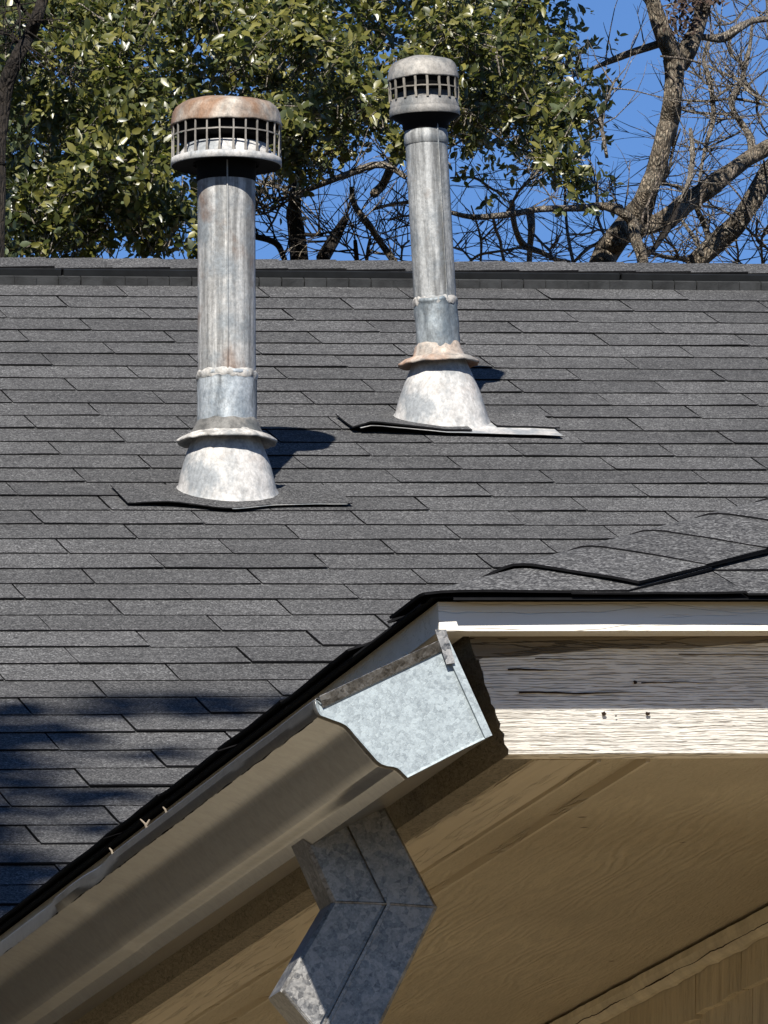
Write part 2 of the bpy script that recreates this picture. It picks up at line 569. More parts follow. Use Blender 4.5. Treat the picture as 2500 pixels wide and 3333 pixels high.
K = np.array([2.03339227, 8.15544423, 1.29250022])      # lower outer corner of the fascia boards
EH, TH = 0.083, 0.104                                   # trim corner offset outwards and up from K
TZ = K[2] + TH + 0.0277                                 # top of the trim
PW = math.atan(0.37)                                    # pitch of the wing roof
SW, CW = math.sin(PW), math.cos(PW)
EX, EY = K[0] - EH, K[1] - EH                           # trim corner in plan
OVH = 0.011
WALLX = K[0] + 0.557
WALLY = K[1] + 0.55
WEND = 12.9

house = thing('house', (WALLX, WALLY, 0), 'house with long charcoal shingle roofs, white painted eaves and tan shake wall', 'house')
HI = Matrix.Translation(-Vector((WALLX, WALLY, 0)))


def hpart(o):
    """keeps world placement while parented to the house empty"""
    o.parent = house
    o.matrix_parent_inverse = HI
    return o


# ---- main roof deck
mb = MB()
u0, u1 = -12.0, 16.0
vr = 0.262                                               # ridge
P = [roof(u0, -7.0, -0.012), roof(u1, -7.0, -0.012), roof(u1, vr, -0.012), roof(u0, vr, -0.012)]
RY, RZ = roof(0, vr)[1], roof(0, vr)[2]
Bk = [(O[0] + u0, RY + 6.5, RZ - 6.5 * SM / CM), (O[0] + u1, RY + 6.5, RZ - 6.5 * SM / CM)]
Q = [W(p) for p in P] + [W(p) for p in Bk] + [W(p) - Vector((0, 0, 0.12)) for p in P] + [W(p) - Vector((0, 0, 0.12)) for p in Bk]
mb.add(Q, [(0, 1, 2, 3), (3, 2, 5, 4), (7, 6, 9, 8), (9, 10, 11, 8), (0, 6, 7, 1), (4, 5, 11, 10), (0, 3, 9, 6), (3, 4, 10, 9), (1, 7, 8, 2), (2, 8, 11, 5)][:2] + [(0, 6, 7, 1), (4, 5, 11, 10), (0, 3, 9, 6), (3, 4, 10, 9), (1, 7, 8, 2), (2, 8, 11, 5)])
main_roof = hpart(mb.build('main_roof', M_FELT))


# ---- shingle tabs: a dozen shared shapes
def tab_mesh(seed, L=TAB - 0.0030, D=EXPO + 0.022, t=0.0021, lift=0.0029):
    nx = 6
    r = random.Random(seed)
    V, F, M = [], [], []
    corner = (r.uniform(-0.0012, 0.0022), r.uniform(-0.0008, 0.0022))
    for layer in (0, 1):                                  # bottom, top
        for j, y in enumerate((0.0, EXPO * 0.45, D)):
            for i in range(nx + 1):
                fx = i / nx
                h = lift * (1 - y / D) + (t if layer else 0)
                if j == 0:
                    h += max(-0.0012, corner[0] * (1 - fx) ** 2 + corner[1] * fx ** 2 + 0.0009 * nz(seed * 3.1, fx * 3))
                yy = y + (0.0013 * nz(seed * 7.7, fx * 4.0) if j == 0 else 0)
                V.append((fx * L, yy, h))
    n = nx + 1

    def id_(l, j, i): return l * 3 * n + j * n + i
    for j in range(2):
        for i in range(nx):
            F.append((id_(1, j, i), id_(1, j, i + 1), id_(1, j + 1, i + 1), id_(1, j + 1, i))); M.append(0)
    for i in range(nx):
        F.append((id_(0, 0, i), id_(0, 0, i + 1), id_(1, 0, i + 1), id_(1, 0, i))); M.append(1)
    for j in range(2):
        F.append((id_(0, j + 1, 0), id_(0, j, 0), id_(1, j, 0), id_(1, j + 1, 0))); M.append(1)
        F.append((id_(0, j, nx), id_(0, j + 1, nx), id_(1, j + 1, nx), id_(1, j, nx))); M.append(1)
    for i in range(nx):
        F.append((id_(0, 0, i + 1), id_(0, 0, i), id_(0, 2, i), id_(0, 2, i + 1))); M.append(1)
    return mesh_of('shingle', V, F, [M_SH, M_EDGE], M)


TABS = [tab_mesh(s + 1) for s in range(14)]


def row_wob(k, u):
    return 0.0022 * nz(k * 5.3, u * 1.1, 2.0) + 0.0012 * nz(k * 9.1, u * 3.7, 5.0)


# vents sit here (roof coordinates of the cone centres)
VENT_A = np.array([3.53106194, 16.26473699, 3.07075834])
VENT_B = np.array([4.10645797, 16.90082641, 3.33579736])


def uv_of(P):
    d = P - O
    return d[0], d @ UPS


V1u, V1v = uv_of(VENT_A)
V2u, V2v = uv_of(VENT_B)
rest = MB()
n_tab = 0
cands = []
for k in range(-1, 53):
    for j in range(-40, 53):
        U = j + 0.5 * (k % 2)
        if k == -1:
            continue
        u, v = U * TAB, -k * EXPO
        if u < u0 or u + TAB > u1:
            continue
        # hidden well inside the wing roof: leave out
        a = roof(u, v); b = roof(u + TAB, v + EXPO)
        xs = [to_px(roof(u, v)), to_px(roof(u + TAB, v)), to_px(roof(u + TAB, v + EXPO)), to_px(roof(u, v + EXPO))]
        mx = [q[0] for q in xs]; my = [q[1] for q in xs]
        seen = max(mx) > 0 and min(mx) < 2500 and max(my) > 0 and min(my) < 3333
        if seen:
            ylim = 1985 if max(mx) > 1425 else 1985 + (1425 - max(mx)) * 0.77
            seen = min(my) < ylim
        cands.append((seen, k, u, v))
for seen, k, u, v in cands:
    du = rng.uniform(-0.0008, 0.0008)
    dv = row_wob(k, u) + rng.uniform(-0.0008, 0.0008)
    rot = rng.uniform(-0.004, 0.004)
    hl = rng.uniform(0, 0.0010)
    # the courses ride up over the vent flanges
    dist = math.hypot((u + TAB / 2 - V1u) / 0.30, (v + 0.06 - (V1v - 0.06)) / 0.10)
    me = TABS[rng.randrange(len(TABS))]
    X = Matrix.Translation((u + du, v + dv, hl)) @ Matrix.Rotation(rot, 4, 'Z')
    if seen and n_tab < 300:
        o = bpy.data.objects.new('shingle', me)
        o.matrix_basis = HI.inverted() @ Matrix() if False else Matrix()
        COL.objects.link(o)
        o.parent = main_roof
        o.matrix_world = MROOF @ X
        o.matrix_basis = MROOF @ X
        n_tab += 1
    else:
        T = MROOF @ X
        vs = [T @ Vector(c) for c in ((0, 0, 0.005), (TAB - 0.004, 0, 0.005), (TAB - 0.004, EXPO + 0.02, 0), (0, EXPO + 0.02, 0), (0, 0, 0.0085), (TAB - 0.004, 0, 0.0085), (TAB - 0.004, EXPO + 0.02, 0.0035), (0, EXPO + 0.02, 0.0035))]
        b = len(rest.V)
        rest.V += [tuple(x) for x in vs]
        for f, m in (((4, 5, 6, 7), 0), ((0, 1, 5, 4), 1), ((1, 2, 6, 5), 1), ((3, 0, 4, 7), 1)):
            rest.F.append(tuple(i + b for i in f)); rest.M.append(m)
o = rest.build('shingle_field', [M_SH, M_EDGE], main_roof)
tag(o, kind='stuff')

# ---- ridge vent under the ridge caps
def rbox(mbx, u_a, u_b, v_a, v_b, h_a, h_b, m=0):
    pts = [roof(u_a, v_a, h_a), roof(u_b, v_a, h_a), roof(u_b, v_b, h_a), roof(u_a, v_b, h_a), roof(u_a, v_a, h_b), roof(u_b, v_a, h_b), roof(u_b, v_b, h_b), roof(u_a, v_b, h_b)]
    mbx.hexa([W(p) for p in pts], m)


mb = MB()
u = u0
while u < u1:                                              # four-foot lengths of black vent strip
    rbox(mb, u, u + 1.213, 0.142, vr - 0.004, 0.021, 0.034)
    rbox(mb, u, u + 1.213, 0.150, vr - 0.004, 0.0, 0.021)
    u += 1.2192
ridge_vent = mb.build('ridge_vent', M_BLACKVENT)
hpart(ridge_vent)
bm_meshes = []
for s_ in range(5):
    m2 = MB()
    r = random.Random(s_)
    w_ = 0.0465
    m2.hexa([(0, 0, 0.001), (w_, 0, 0.001), (w_, 0.02, 0.001), (0, 0.02, 0.001), (0, 0.003 + r.uniform(-.001, .001), 0.0205), (w_, 0.003 + r.uniform(-.001, .001), 0.0205), (w_, 0.02, 0.0205), (0, 0.02, 0.0205)])
    bm_meshes.append(mesh_of('vent_baffle', m2.V, m2.F, M_BAFFLE))
u = -0.35
kk = 0
while u < 2.1:
    o = bpy.data.objects.new('vent_baffle', bm_meshes[kk % 5])
    COL.objects.link(o)
    o.parent = ridge_vent
    o.matrix_basis = MROOF @ Matrix.Translation((u, 0.128 + rng.uniform(-0.0015, 0.0015), 0.0)) @ Matrix.Rotation(rng.uniform(-0.02, 0.02), 4, 'Z')
    u += 0.0480 + rng.uniform(-0.0015, 0.0015)
    kk += 1
mb = MB()
rbox(mb, u0, -0.37, 0.128, 0.148, 0.001, 0.0205)
rbox(mb, u, u1, 0.128, 0.148, 0.001, 0.0205)
mb.build('vent_baffle_run', M_BAFFLE, ridge_vent)

# ---- ridge cap shingles, overlapping, each folded over the ridge
def cap_ridge_mesh(seed):
    r = random.Random(seed)
    V, F, M = [], [], []
    L = 0.30
    sec = [(-0.120, -0.002), (-0.08, 0.0), (-0.03, 0.0), (-0.008, 0.003), (0.008, 0.003), (0.03, 0.0), (0.08, 0.0), (0.120, -0.002)]
    lv = (r.uniform(0, 0.003), r.uniform(0, 0.003))

    def pt(s, x, h):
        y = s * CM
        z = -abs(s) * SM
        off = h
        return (x, y - (math.copysign(1, s) * -SM * off if abs(s) > 0.01 else 0), z + CM * off)
    ends = [(0.0, 0.0068), (0.127, 0.0040), (L, 0.0)]
    for layer in (0, 1):
        for (x, h) in ends:
            for i, (s, z) in enumerate(sec):
                hh = h + (0.0036 if layer else 0.0) + z * 0.3 + (lv[0] if i == 0 else lv[1] if i == len(sec) - 1 else 0)
                V.append(pt(s, x + (0.002 * nz(seed, s * 20) if x == 0 else 0), hh))
    n = len(sec)
    for j in range(2):
        for i in range(n - 1):
            a = 3 * n + j * n + i
            F.append((a, a + n, a + n + 1, a + 1)); M.append(0)
    for i in range(n - 1):
        F.append((i, 3 * n + i, 3 * n + i + 1, i + 1)); M.append(1)
    for j in range(2):
        F.append((j * n, (j + 1) * n, 3 * n + (j + 1) * n, 3 * n + j * n)); M.append(1)
        a = j * n + n - 1
        F.append((a, 3 * n + a, 3 * n + a + n, a + n)); M.append(1)
    return mesh_of('ridge_cap', V, F, [M_SH, M_EDGE], M)


CAPS = [cap_ridge_mesh(s) for s in range(6)]
ridge_z = roof(0, vr)[2] + 0.030
mcap = MB()
i = 0
x = O[0] + 1.95
ridge_run = []
while x > O[0] - 0.62:
    ridge_run.append(x)
    x -= 0.127
for x in ridge_run:
    o = bpy.data.objects.new('ridge_cap', CAPS[rng.randrange(6)])
    COL.objects.link(o)
    o.parent = main_roof
    o.matrix_basis = Matrix.Translation((x + rng.uniform(-.003, .003), roof(0, vr)[1], ridge_z + EYE)) @ Matrix.Rotation(math.pi, 4, 'Z') @ Matrix.Rotation(rng.uniform(-.004, .004), 4, 'Z')
for a_, b_ in ((O[0] + u0, x + 0.12), (O[0] + 1.96, O[0] + u1)):
    for sgn in (-1, 1):
        yy = roof(0, vr)[1]
        pts = [(a_, yy, ridge_z + 0.004), (b_, yy, ridge_z + 0.004), (b_, yy + sgn * 0.120 * CM, ridge_z + 0.004 - 0.120 * SM), (a_, yy + sgn * 0.120 * CM, ridge_z + 0.004 - 0.120 * SM)]
        mcap.add([W(p) for p in pts] + [W(p) + Vector((0, 0, 0.009)) for p in pts], [(4, 5, 6, 7) if sgn < 0 else (7, 6, 5, 4), (2, 3, 7, 6), (3, 2, 1, 0)])
mcap.build('ridge_cap_run', M_SH, main_roof)

# ---- walls of the house
def shake_wall(mbx):
    pass


mb = MB()
x0, y0, zt = WALLX + 0.02, WALLY + 0.02, K[2] + 0.02 + EYE
mb.box((x0, y0, 0), (x0 + 6.4, WEND + 0.4, zt))
yw = 12.9 + EYE * 0
mb.box((O[0] + u0 + 0.6, 12.75, 0), (O[0] + u1 - 0.6, RY + 5.8, K[2] - 0.05 + EYE))
wall = hpart(mb.build('wall', M_SHAKE))
# left wall: painted wood shakes, each its own piece
def shake_mesh(seed, w, h=0.185):
    r = random.Random(seed)
    m2 = MB()
    n = 5
    def f(u_, v_):
        zz = -h * v_ + (0.004 * nz(seed * 3.3, u_ * 3) if v_ == 1 else 0)
        tt = 0.004 + 0.011 * v_ + 0.0015 * nz(seed + u_ * 9, v_ * 2, 1.0)
        return (-tt, -w * u_ + w * 0.0, zz)
    m2.grid(f, n, 3)
    base = len(m2.V)
    row = [3 * (n + 1) + i for i in range(n + 1)]
    m2.V += [(0, m2.V[i][1], m2.V[i][2]) for i in row]
    for i in range(n):
        m2.F.append((row[i], row[i + 1], base + i + 1, base + i)); m2.M.append(0)
    for side in (0, n):
        col = [j * (n + 1) + side for j in range(4)]
        b2 = len(m2.V)
        m2.V += [(0, m2.V[i][1], m2.V[i][2]) for i in col]
        for j in range(3):
            f_ = (col[j], col[j + 1], b2 + j + 1, b2 + j)
            m2.F.append(f_ if side == 0 else f_[::-1]); m2.M.append(0)
    return mesh_of('shake', m2.V, m2.F, M_SHAKE, m2.M)


SHK = []
for s_ in range(12):
    w_ = 0.10 + 0.021 * s_ * 0.62
    SHK.append((w_, shake_mesh(s_ + 3, w_)))
zrow = K[2] - 0.066
for r_ in range(5):
    y = WALLY - 0.01 + rng.uniform(0, 0.15)
    while y < WEND - 1.0:
        w_, me = SHK[rng.randrange(len(SHK))]
        o = bpy.data.objects.new('shake', me)
        COL.objects.link(o)
        o.parent = wall
        o.matrix_basis = Matrix.Translation((WALLX + 0.018, y + w_, zrow + 0.185 - 0.150 * r_ + EYE + rng.uniform(-.002, .002))) @ Matrix.Rotation(rng.uniform(-0.012, 0.012), 4, 'X')
        y += w_ + rng.uniform(0.002, 0.006)
low = MB()
for r_ in range(5, 18):
    z_ = zrow - 0.150 * r_ + EYE
    low.hexa([(WALLX + 0.003, WALLY, z_), (WALLX + 0.018, WALLY, z_), (WALLX + 0.018, WEND, z_), (WALLX + 0.003, WEND, z_), (WALLX + 0.015, WALLY, z_ + 0.16), (WALLX + 0.018, WALLY, z_ + 0.16), (WALLX + 0.018, WEND, z_ + 0.16), (WALLX + 0.015, WEND, z_ + 0.16)])
low.build('shake_course', M_SHAKE, wall)
# moulding with cracked caulk under the soffit
mb = MB()
def mould(u_, v_):
    y = WALLY - 0.02 + u_ * (WEND - WALLY)
    a = v_ * math.pi / 2
    rr = 0.020 + 0.0022 * nz(y * 14, v_ * 2) + 0.0012 * nz(y * 60, v_ * 3)
    return (WALLX + 0.004 - rr * math.cos(a) * 0.9, y, K[2] + 0.002 + EYE - rr * math.sin(a) * 1.15)
mb.grid(mould, 260, 5, flip=False)
bead = hpart(mb.build('caulk_bead', M_CAULK))
mb = MB()
pp, rr_ = [], []
for i in range(240):
    y = WALLY + 0.2 + 2.6 * i / 239
    pp.append((WALLX - 0.0135 + 0.0015 * nz(y * 9, 2), y, K[2] - 0.0150 + EYE + 0.0022 * nz(y * 14, 6) + 0.001 * nz(y * 60, 1)))
    rr_.append(max(0.0001, 0.0006 + 0.0010 * nz(y * 8, 4)))
mb.tube(pp, rr_, 5)
mb.build('caulk_crack', M_CHECK, bead)

# ---- soffit: narrow board at the fascia, batten, plywood
def slab(name, x0, x1, y0, y1, z0, z1, mat, sag=0.0, bev=0.003):
    m2 = MB()
    n = 40
    sec = [(x0 + bev, z0), (x1 - bev, z0), (x1, z0 + bev), (x1, z1), (x0, z1), (x0, z0 + bev)]
    V, F = [], []
    for i in range(n + 1):
        y = y0 + (y1 - y0) * i / n
        for (x, z) in sec:
            V.append((x + 0.0012 * nz(y * 2.3, x * 9), y, z + EYE + sag * nz(y * 1.4, x * 4, 3)))
    L = len(sec)
    for i in range(n):
        for k_ in range(L):
            k2 = (k_ + 1) % L
            F.append((i * L + k_, (i + 1) * L + k_, (i + 1) * L + k2, i * L + k2))
    F.append(tuple(range(L)))
    F.append(tuple(range(n * L + L - 1, n * L - 1, -1)))
    m2.add(V, F)
    return hpart(m2.build(name, mat))


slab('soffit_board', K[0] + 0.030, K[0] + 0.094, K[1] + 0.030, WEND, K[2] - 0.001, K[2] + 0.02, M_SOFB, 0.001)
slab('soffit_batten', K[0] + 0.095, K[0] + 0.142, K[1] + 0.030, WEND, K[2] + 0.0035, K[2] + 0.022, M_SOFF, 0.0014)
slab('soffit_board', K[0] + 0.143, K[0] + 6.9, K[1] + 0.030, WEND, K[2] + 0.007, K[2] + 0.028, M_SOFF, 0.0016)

for xb in (0.0945, 0.1425):
    mb = MB()
    ys_ = [K[1] + 0.03 + (WEND - K[1] - 0.03) * i / 60 for i in range(61)]
    V = []
    for y in ys_:
        w = 0.0006 * nz(y * 3, xb * 50)
        V += [(K[0] + xb - 0.0035 + w, y, K[2] + 0.004 + EYE), (K[0] + xb - 0.0010 + w, y, K[2] - 0.0035 + EYE), (K[0] + xb + 0.0025 + w, y, K[2] - 0.0035 + EYE), (K[0] + xb + 0.0045 + w, y, K[2] + 0.006 + EYE)]
    mb.add(V, [(i * 4 + q, i * 4 + 4 + q, i * 4 + 5 + q, i * 4 + 1 + q) for i in range(60) for q in range(3)] + [(0, 1, 2, 3)])
    hpart(mb.build('soffit_bead', M_SOFB))

# ---- fascia boards, square to the rafters; front board cracked white paint
def fascia_front():
    m2 = MB()
    L = 7.0
    tb, tt, th = 0.0, 0.128, 0.030
    def face(u_, v_):
        t_ = tb + (tt - tb) * v_
        x_left = -SM * t_ * 1.0
        uu = u_ ** 1.8
        x = x_left + (L - x_left) * uu
        fray = 0.0
        if u_ == 0:
            fray = 0.0035 * nz(t_ * 160, 3.3) + 0.003 * nz(t_ * 420, 8.1)
        dep = 0.0006 * nz(x * 6, t_ * 60)
        return (K[0] + x + fray, K[1] - SM * t_ - dep, K[2] + CM * t_ + EYE + (0.0008 * nz(x * 5, 1) if v_ == 0 else 0))
    m2.grid(face, 90, 26)
    b = len(m2.V)
    m2.hexa([(K[0] + 0.001, K[1] + 0.0, K[2] + EYE), (K[0] + L, K[1] + 0.0, K[2] + EYE), (K[0] + L, K[1] + th, K[2] + EYE), (K[0] + 0.001, K[1] + th, K[2] + EYE)] +
            [(K[0] - SM * tt + 0.001, K[1] - SM * tt + 0.001, K[2] + CM * tt + EYE), (K[0] + L, K[1] - SM * tt + 0.001, K[2] + CM * tt + EYE), (K[0] + L, K[1] - SM * tt + th, K[2] + CM * tt + EYE), (K[0] - SM * tt + 0.001, K[1] - SM * tt + th, K[2] + CM * tt + EYE)])
    # drop the box's own front face so that only the modelled face shows
    m2.F = [f for f in m2.F if f != (b, b + 1, b + 5, b + 4)]
    m2.M = m2.M[:len(m2.F)]
    return m2


ff = hpart(fascia_front().build('fascia_board', M_WHITE))
tag(ff, 'white fascia board with cracked flaking paint')


def fascia_left():
    m2 = MB()
    L = WEND - K[1]
    tt, th = 0.128, 0.030
    def face(u_, v_):
        t_ = tt * v_
        y = -SM * t_ + (L + SM * t_) * u_ ** 1.3
        d = 0.0009 * nz(y * 40, t_ * 90) + 0.0007 * nz(y * 120, t_ * 200, 4)
        return (K[0] - SM * t_ - d, K[1] + y, K[2] + CM * t_ + EYE)
    m2.grid(face, 160, 12, flip=True)
    m2.hexa([(K[0], K[1] + th + 0.002, K[2] + EYE), (K[0] + th, K[1] + th + 0.002, K[2] + EYE), (K[0] + th, K[1] + L, K[2] + EYE), (K[0], K[1] + L, K[2] + EYE),
             (K[0] - SM * tt + 0.001, K[1] - SM * tt + th + 0.002, K[2] + CM * tt + EYE), (K[0] - SM * tt + th, K[1] - SM * tt + th + 0.002, K[2] + CM * tt + EYE), (K[0] - SM * tt + th, K[1] + L, K[2] + CM * tt + EYE), (K[0] - SM * tt + 0.001, K[1] + L, K[2] + CM * tt + EYE)])
    del m2.F[-1]; del m2.M[-1]
    return m2


fl = hpart(fascia_left().build('fascia_board', M_ROUGH))
tag(fl, 'rough sawn fascia board behind the gutter')

# weathered strip where the paint has rotted off along the top of the white board
mb = MB()
def rot_strip(u_, v_):
    x = -0.045 + 1.3 * u_
    lo = 0.1065 - 0.016 * max(0.0, 1 - u_ * 5) ** 1.5 + 0.006 * nz(x * 9, 4) + 0.0025 * nz(x * 50, 2)
    t_ = lo + (0.127 - lo) * v_
    return (K[0] + max(x, -SM * t_ - 0.002), K[1] - SM * t_ - 0.0012, K[2] + CM * t_ + EYE)
mb.grid(rot_strip, 90, 4)
o = mb.build('bare_wood_strip', M_DEADW, None)
o.parent = ff
# long drying checks in the upper half of the white board, cut as thin dark wedges, and two knots
mb = MB()
for (xa, xb, t_, w_) in ((0.006, 0.135, 0.0592, 0.0012), (-0.006, 0.055, 0.0815, 0.0010), (0.125, 0.20, 0.0690, 0.0006), (0.30, 0.47, 0.0780, 0.0006), (0.41, 0.52, 0.1015, 0.0012), (0.16, 0.30, 0.0965, 0.0005), (0.02, 0.10, 0.0925, 0.0005)):
    n = 14
    top, bot = [], []
    for i in range(n + 1):
        f = i / n
        ww = w_ * (1 - f) ** 0.7 * (0.7 + 0.6 * abs(nz(f * 9, t_ * 100))) + 0.00008
        tc = t_ + 0.0012 * nz(f * 3.0, t_ * 300) + 0.0004 * nz(f * 20, t_ * 99)
        for s_, lst in ((1, top), (-1, bot)):
            tq = tc + s_ * ww
            lst.append((K[0] + xa + (xb - xa) * f, K[1] - SM * tq - 0.0016, K[2] + CM * tq + EYE))
    V = bot + top
    mb.add(V, [(i, i + 1, n + 2 + i, n + 1 + i) for i in range(n)])
for (xk, tk, rk) in ((0.119, 0.0695, 0.0015), (0.327, 0.0805, 0.0010), (0.09, 0.039, 0.0020), (0.133, 0.0385, 0.0020), (0.102, 0.0365, 0.0009)):
    V = []
    for i in range(9):
        a = i / 9 * 6.283
        rr = rk * (0.7 + 0.6 * rng.random())
        V.append((K[0] + xk + rr * math.cos(a) * 1.2, K[1] - SM * (tk + rr * math.sin(a)) - 0.0018, K[2] + CM * (tk + rr * math.sin(a)) + EYE))
    mb.add(V, [tuple(range(9))])
o = mb.build('wood_checks', M_CHECK, None)
o.parent = ff

# ---- plumb white trim at the roof edge, mitred at the corner
def trim_run(front):
    m2 = MB()
    z0, z1 = K[2] + TH + EYE, TZ + EYE
    d = 0.030
    if front:
        V = [(EX, EY, z0), (EX + 7, EY, z0), (EX + 7, EY + d, z0), (EX + d, EY + d, z0)]
    else:
        V = [(EX, WEND, z0), (EX, EY, z0), (EX + d, EY + d, z0), (EX + d, WEND, z0)]
    V2 = [(x, y, z1) for x, y, _ in V]
    m2.hexa(V + V2)
    return m2


tr1 = hpart(trim_run(True).build('roof_edge_trim', M_TRIM))
tr2 = hpart(trim_run(False).build('roof_edge_trim', M_TRIM))

# ---- wing roof (hip end towards us)
DZ = TZ + 0.0018
RX, RYW = EX - 0.010, EY - 0.016


def wz(x, y):
    """height of the wing deck: lower of the left and front slopes"""
    return DZ + 0.37 * min(x - RX, y - RYW)


HW = 4.2
mb = MB()
T = 0.37
def wp(x, y, h): return (x, y, h + EYE)
yv0 = O[1] - (O[2] - DZ) / (SM / CM)
ridge = DZ + T * HW
yv1 = O[1] - (O[2] - ridge) / (SM / CM)
A = [wp(RX, RYW, DZ), wp(RX + 2 * HW, RYW, DZ), wp(RX + HW, RYW + HW, ridge), wp(RX + HW, yv1, ridge), wp(RX, yv0, DZ), wp(RX + 2 * HW, yv0, DZ)]
Bm = [(x, y, z - 0.0012) for x, y, z in A]
mb.add(A + Bm, [(0, 1, 2), (0, 2, 3, 4), (1, 5, 3, 2), (0, 6, 7, 1), (4, 10, 6, 0), (1, 7, 11, 5), (6, 8, 7), (6, 10, 9, 8), (7, 8, 9, 11)])
wing_roof = hpart(mb.build('wing_roof', M_FELT))
MFRONT = Matrix(((1, 0, 0, RX), (0, CW, -SW, RYW), (0, SW, CW, DZ + EYE), (0, 0, 0, 1)))
MLEFT = Matrix(((0, CW, -SW, RX), (-1, 0, 0, RYW), (0, SW, CW, DZ + EYE), (0, 0, 0, 1)))
wrest = MB()
nfront = 0


def clipped_tab(u_a, u_b, v_a, seed):
    """one tab, its near end cut along the hip"""
    return u_a, u_b


for k in range(0, 10):                                  # front courses
    v = -0.008 + k * EXPO
    j = 0
    off = 0.5 * (k % 2) * TAB
    while True:
        u = off - TAB + j * TAB
        j += 1
        if u > 7.5: break
        hip_u = (v + 0.15) * CW
        if u < hip_u - 0.02:
            if u + TAB < hip_u + 0.05: continue
            # trimmed piece at the hip
            ua, ub = hip_u, u + TAB
        else:
            ua, ub = u, u + TAB
        fullp = (ub - ua) > TAB - 0.01
        X = MFRONT @ Matrix.Translation((ua, v + 0.0015 * nz(k * 3, u), 0.0008))
        if u < 1.9 and k < 6:
            o = bpy.data.objects.new('shingle', TABS[rng.randrange(len(TABS))])
            COL.objects.link(o)
            o.parent = wing_roof
            S_ = Matrix.Diagonal(((ub - ua) / TAB, 1, 1, 1))
            o.matrix_basis = X @ S_
        else:
            L = ub - ua - 0.004
            vs = [X @ Vector(c) for c in ((0, 0, 0.005), (L, 0, 0.005), (L, EXPO + 0.02, 0), (0, EXPO + 0.02, 0), (0, 0, 0.0085), (L, 0, 0.0085), (L, EXPO + 0.02, 0.0035), (0, EXPO + 0.02, 0.0035))]
            b = len(wrest.V)
            wrest.V += [tuple(x) for x in vs]
            for f, m in (((4, 5, 6, 7), 0), ((0, 1, 5, 4), 1), ((1, 2, 6, 5), 1), ((3, 0, 4, 7), 1)):
                wrest.F.append(tuple(i + b for i in f)); wrest.M.append(m)
for k in range(0, 34):                                  # left slope courses (edge-on from here)
    v = -0.012 + k * EXPO
    off = 0.5 * (k % 2) * TAB
    ymax = (yv0 - RYW) + v * CW * T / (SM / CM)
    j = 0
    while True:
        y_ = off + j * TAB
        j += 1
        if y_ > ymax: break
        if y_ < (v + 0.15) * CW: continue
        X = MLEFT @ Matrix.Translation((-(y_ + TAB), v + 0.0015 * nz(k * 3, y_, 7), 0.0008))
        if k == 0:
            o = bpy.data.objects.new('shingle', TABS[rng.randrange(len(TABS))])
            COL.objects.link(o)
            o.parent = wing_roof
            o.matrix_basis = X @ Matrix.Rotation(rng.uniform(-.006, .006), 4, 'Z')
        else:
            L = TAB - 0.004
            vs = [X @ Vector(c) for c in ((0, 0, 0.005), (L, 0, 0.005), (L, EXPO + 0.02, 0), (0, EXPO + 0.02, 0), (0, 0, 0.0085), (L, 0, 0.0085), (L, EXPO + 0.02, 0.0035), (0, EXPO + 0.02, 0.0035))]
            b = len(wrest.V)
            wrest.V += [tuple(x) for x in vs]
            for f, m in (((4, 5, 6, 7), 0), ((0, 1, 5, 4), 1), ((1, 2, 6, 5), 1), ((3, 0, 4, 7), 1)):
                wrest.F.append(tuple(i + b for i in f)); wrest.M.append(m)
tag(wrest.build('shingle_field', [M_SH, M_EDGE], wing_roof), kind='stuff')
# starter course hanging a little over the edges
mb = MB()
def starter(front):
    def f(u_, v_):
        s_ = 0.02 + u_ * 6.5 if front else 0.02 + u_ * (yv0 - RYW - 0.1)
        o_ = -0.005 - 0.002 * nz(s_ * 4, 2.0 if front else 6.0) - 0.001 * nz(s_ * 25, 1)
        d_ = o_ + (min(0.12, max(0.0, s_ - 0.012)) - o_) * v_
        z = DZ + T * d_ - 0.0010 * (1 - v_) + 0.0012
        return (RX + s_, RYW + d_, z + EYE) if front else (RX + d_, RYW + s_, z + EYE)
    return f
mb.grid(starter(True), 90, 2, 0)
mb.grid(starter(False), 90, 2, 0, flip=True)
# underside of the starter
n0 = len(mb.V)
mb.V += [(x, y, z - 0.002) for x, y, z in mb.V]
for f in list(mb.F):
    mb.F.append(tuple(i + n0 for i in reversed(f))); mb.M.append(1)
for base in (0, 91 * 3):
    for i in range(90):
        a = base + i
        mb.F.append((a, a + 1, a + 1 + n0, a + n0)); mb.M.append(1)
mb.build('starter_course', [M_EDGE, M_EDGE], wing_roof)

# hip cap shingles
hipd = np.array([1, 1, T]) / math.sqrt(2 + T * T)


